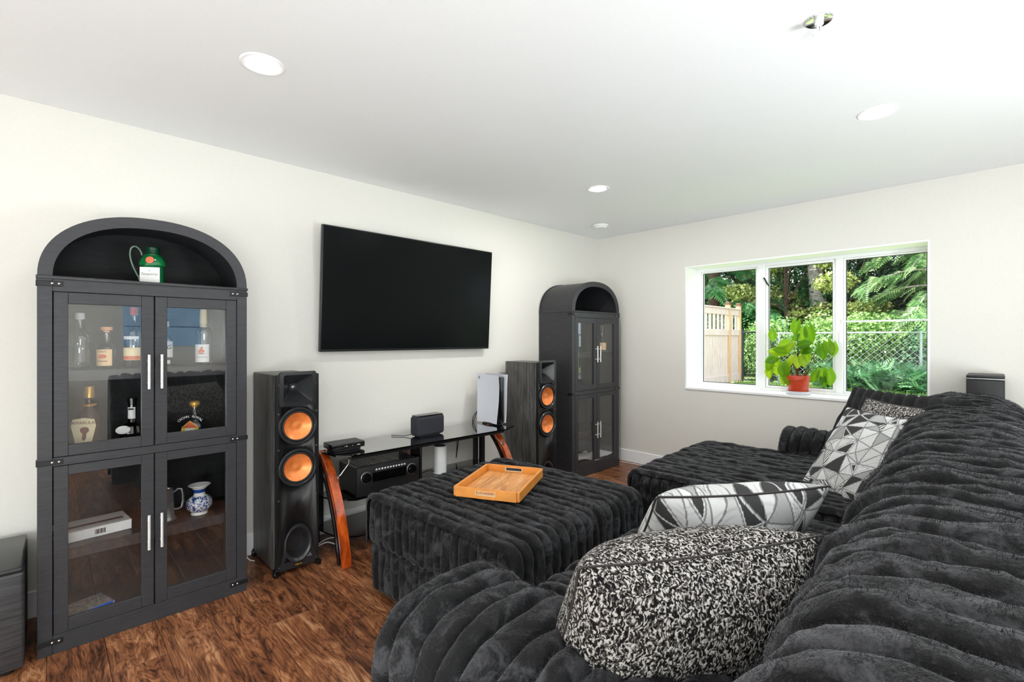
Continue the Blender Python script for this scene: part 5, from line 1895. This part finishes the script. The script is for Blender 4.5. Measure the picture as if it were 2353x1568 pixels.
# the big grey trunk
t = thing('bare_trunk_tree', 'grey tree trunk rising behind the houseplant, middle window light', 'tree', (15.6, 3.62, GZ), group='trees beyond the garden fence')
MB().tube([(0, 0, -.3), (.0, -.06, .8), (.02, -.05, 1.6), (.05, .06, 3.0), (.06, .16, 4.6), (.1, .2, 7.5)], [.36, .27, .22, .19, .16, .1], 16).build('trunk', M['bark'], t)
cs = [np.array((rng.uniform(-.9, .9), rng.uniform(-1.1, 1.1), 5.2 + rng.uniform(-.7, 2.2))) for _ in range(12)]
leafy('foliage', t, M['shrub'], blob_points(2600, cs, np.array([(.6, .6, .35)] * 12)), rng.uniform(.1, .18, 2600))
row = [(13.3, 4.1, .75, 1.55, 'shrub'), (13.25, 3.0, .8, 1.75, 'shrub'), (13.2, 2.0, .8, 1.7, 'shrub'), (13.3, 1.0, .8, 1.35, 'fern'), (13.4, .0, .8, 1.4, 'shrub'), (13.3, -1.2, .8, 1.5, 'shrub'),
       (14.2, 5.1, .9, 2.0, 'cedardark'), (15.0, 7.6, 1.0, 2.3, 'shrub')]
names_ = ['bright green shrub beside the gate under the middle mullion', 'bright shrub behind the houseplant beyond the wire fence', 'pale green shrub behind the wire fence left of the right window light',
          'blue-green shrub behind the wire fence in the right window light', 'green shrub behind the wire fence at the right window edge', 'green shrub hidden behind the right window jamb',
          'dark shrub rising behind the timber fence end', 'green shrub beyond the timber fence, far left']
for (x, y, r_, h, mt_), lb in zip(row, names_):
    shrub(lb, x, y, r_, h, 5000, mt_, (.05, .105))
for k, (x, y) in enumerate(((11.9, 1.75), (12.0, 1.05), (11.95, .35), (12.05, 2.5), (12.0, -.6))):
    lb = ['leafy fern clump in front of the wire fence, right light left side', 'leafy fern clump in front of the wire fence, middle of right light', 'leafy fern clump in front of the wire fence at right window edge', 'leafy fern clump before the wire fence beside the houseplant', 'leafy fern clump right of the window view'][k]
    t = thing('fern', lb, 'fern', (x, y, GZ), group='ferns at the foot of the wire fence')
    n_ = 150
    a = rng.uniform(0, 6.28, n_)
    el_ = rng.uniform(.25, 1.3, n_)
    hd = np.stack([np.cos(a) * np.cos(el_), np.sin(a) * np.cos(el_), np.sin(el_)], 1)
    pos = np.stack([rng.normal(0, .18, n_), rng.normal(0, .24, n_), rng.uniform(0, .34, n_)], 1)
    leafy('foliage', t, M['fern'], pos, rng.uniform(.26, .46, n_), 1.2, (FE_V, FE_F), hd)
    MB().lathe([(0, -.03), (.06, -.02), (.05, .05), (0, .08)], 10).build('crown', M['barkbrown'], t)
# dark conifers closing the view
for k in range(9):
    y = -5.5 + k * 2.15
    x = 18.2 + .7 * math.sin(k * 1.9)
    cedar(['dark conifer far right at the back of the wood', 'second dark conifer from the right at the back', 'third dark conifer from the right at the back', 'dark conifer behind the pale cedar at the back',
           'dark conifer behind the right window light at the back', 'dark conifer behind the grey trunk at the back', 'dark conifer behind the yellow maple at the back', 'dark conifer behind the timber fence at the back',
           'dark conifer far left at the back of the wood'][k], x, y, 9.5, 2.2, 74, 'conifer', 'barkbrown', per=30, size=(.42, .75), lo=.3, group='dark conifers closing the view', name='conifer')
for k in range(7):
    y = -3.2 + k * 1.75
    x = 16.6 + .5 * math.sin(k * 2.7)
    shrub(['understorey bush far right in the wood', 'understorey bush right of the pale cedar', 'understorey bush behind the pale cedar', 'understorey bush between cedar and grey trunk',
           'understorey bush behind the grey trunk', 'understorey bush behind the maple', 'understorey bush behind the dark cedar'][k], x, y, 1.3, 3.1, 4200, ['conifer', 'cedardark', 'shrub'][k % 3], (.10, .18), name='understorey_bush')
# short grass blades where the lawn meets the fences
n_ = 7000
gp = np.stack([rng.uniform(8.5, 12.3, n_), rng.uniform(-.6, 4.45, n_), np.full(n_, GZ)], 1)
ga = rdir(n_) * .45 + np.array((0, 0, 1.0))
BL_V = np.array([(0, -.05, 0), (0, .05, 0), (1, .01, 0), (1, -.01, 0)], float)
V, F = scatter(BL_V, np.array([(0, 1, 2, 3)]), gp, ga, rdir(n_), rng.uniform(.05, .11, n_))
tag(np_mesh('grass', V, F, M['shrub'], None, False, np.repeat(rng.random(n_) * .6, 4)), 'short green grass blades on the lawn by the fences', 'grass', kind='stuff')

# unseen blue panel added behind the camera to give the cabinet glass its reflection
t = thing('wall_canvas', 'pale blue painted canvas on the wall behind the sofa', 'picture', (1.12, YB + .002, 1.5))
MB().box(-.42, .42, 0, .03, -.28, .28, .002, 1).build('canvas', M['bluecanvas'], t)
MB().box(-.42, .42, .03, .031, -.03, -.022).build('brush_line', M['cobalt'], t, smooth=False)
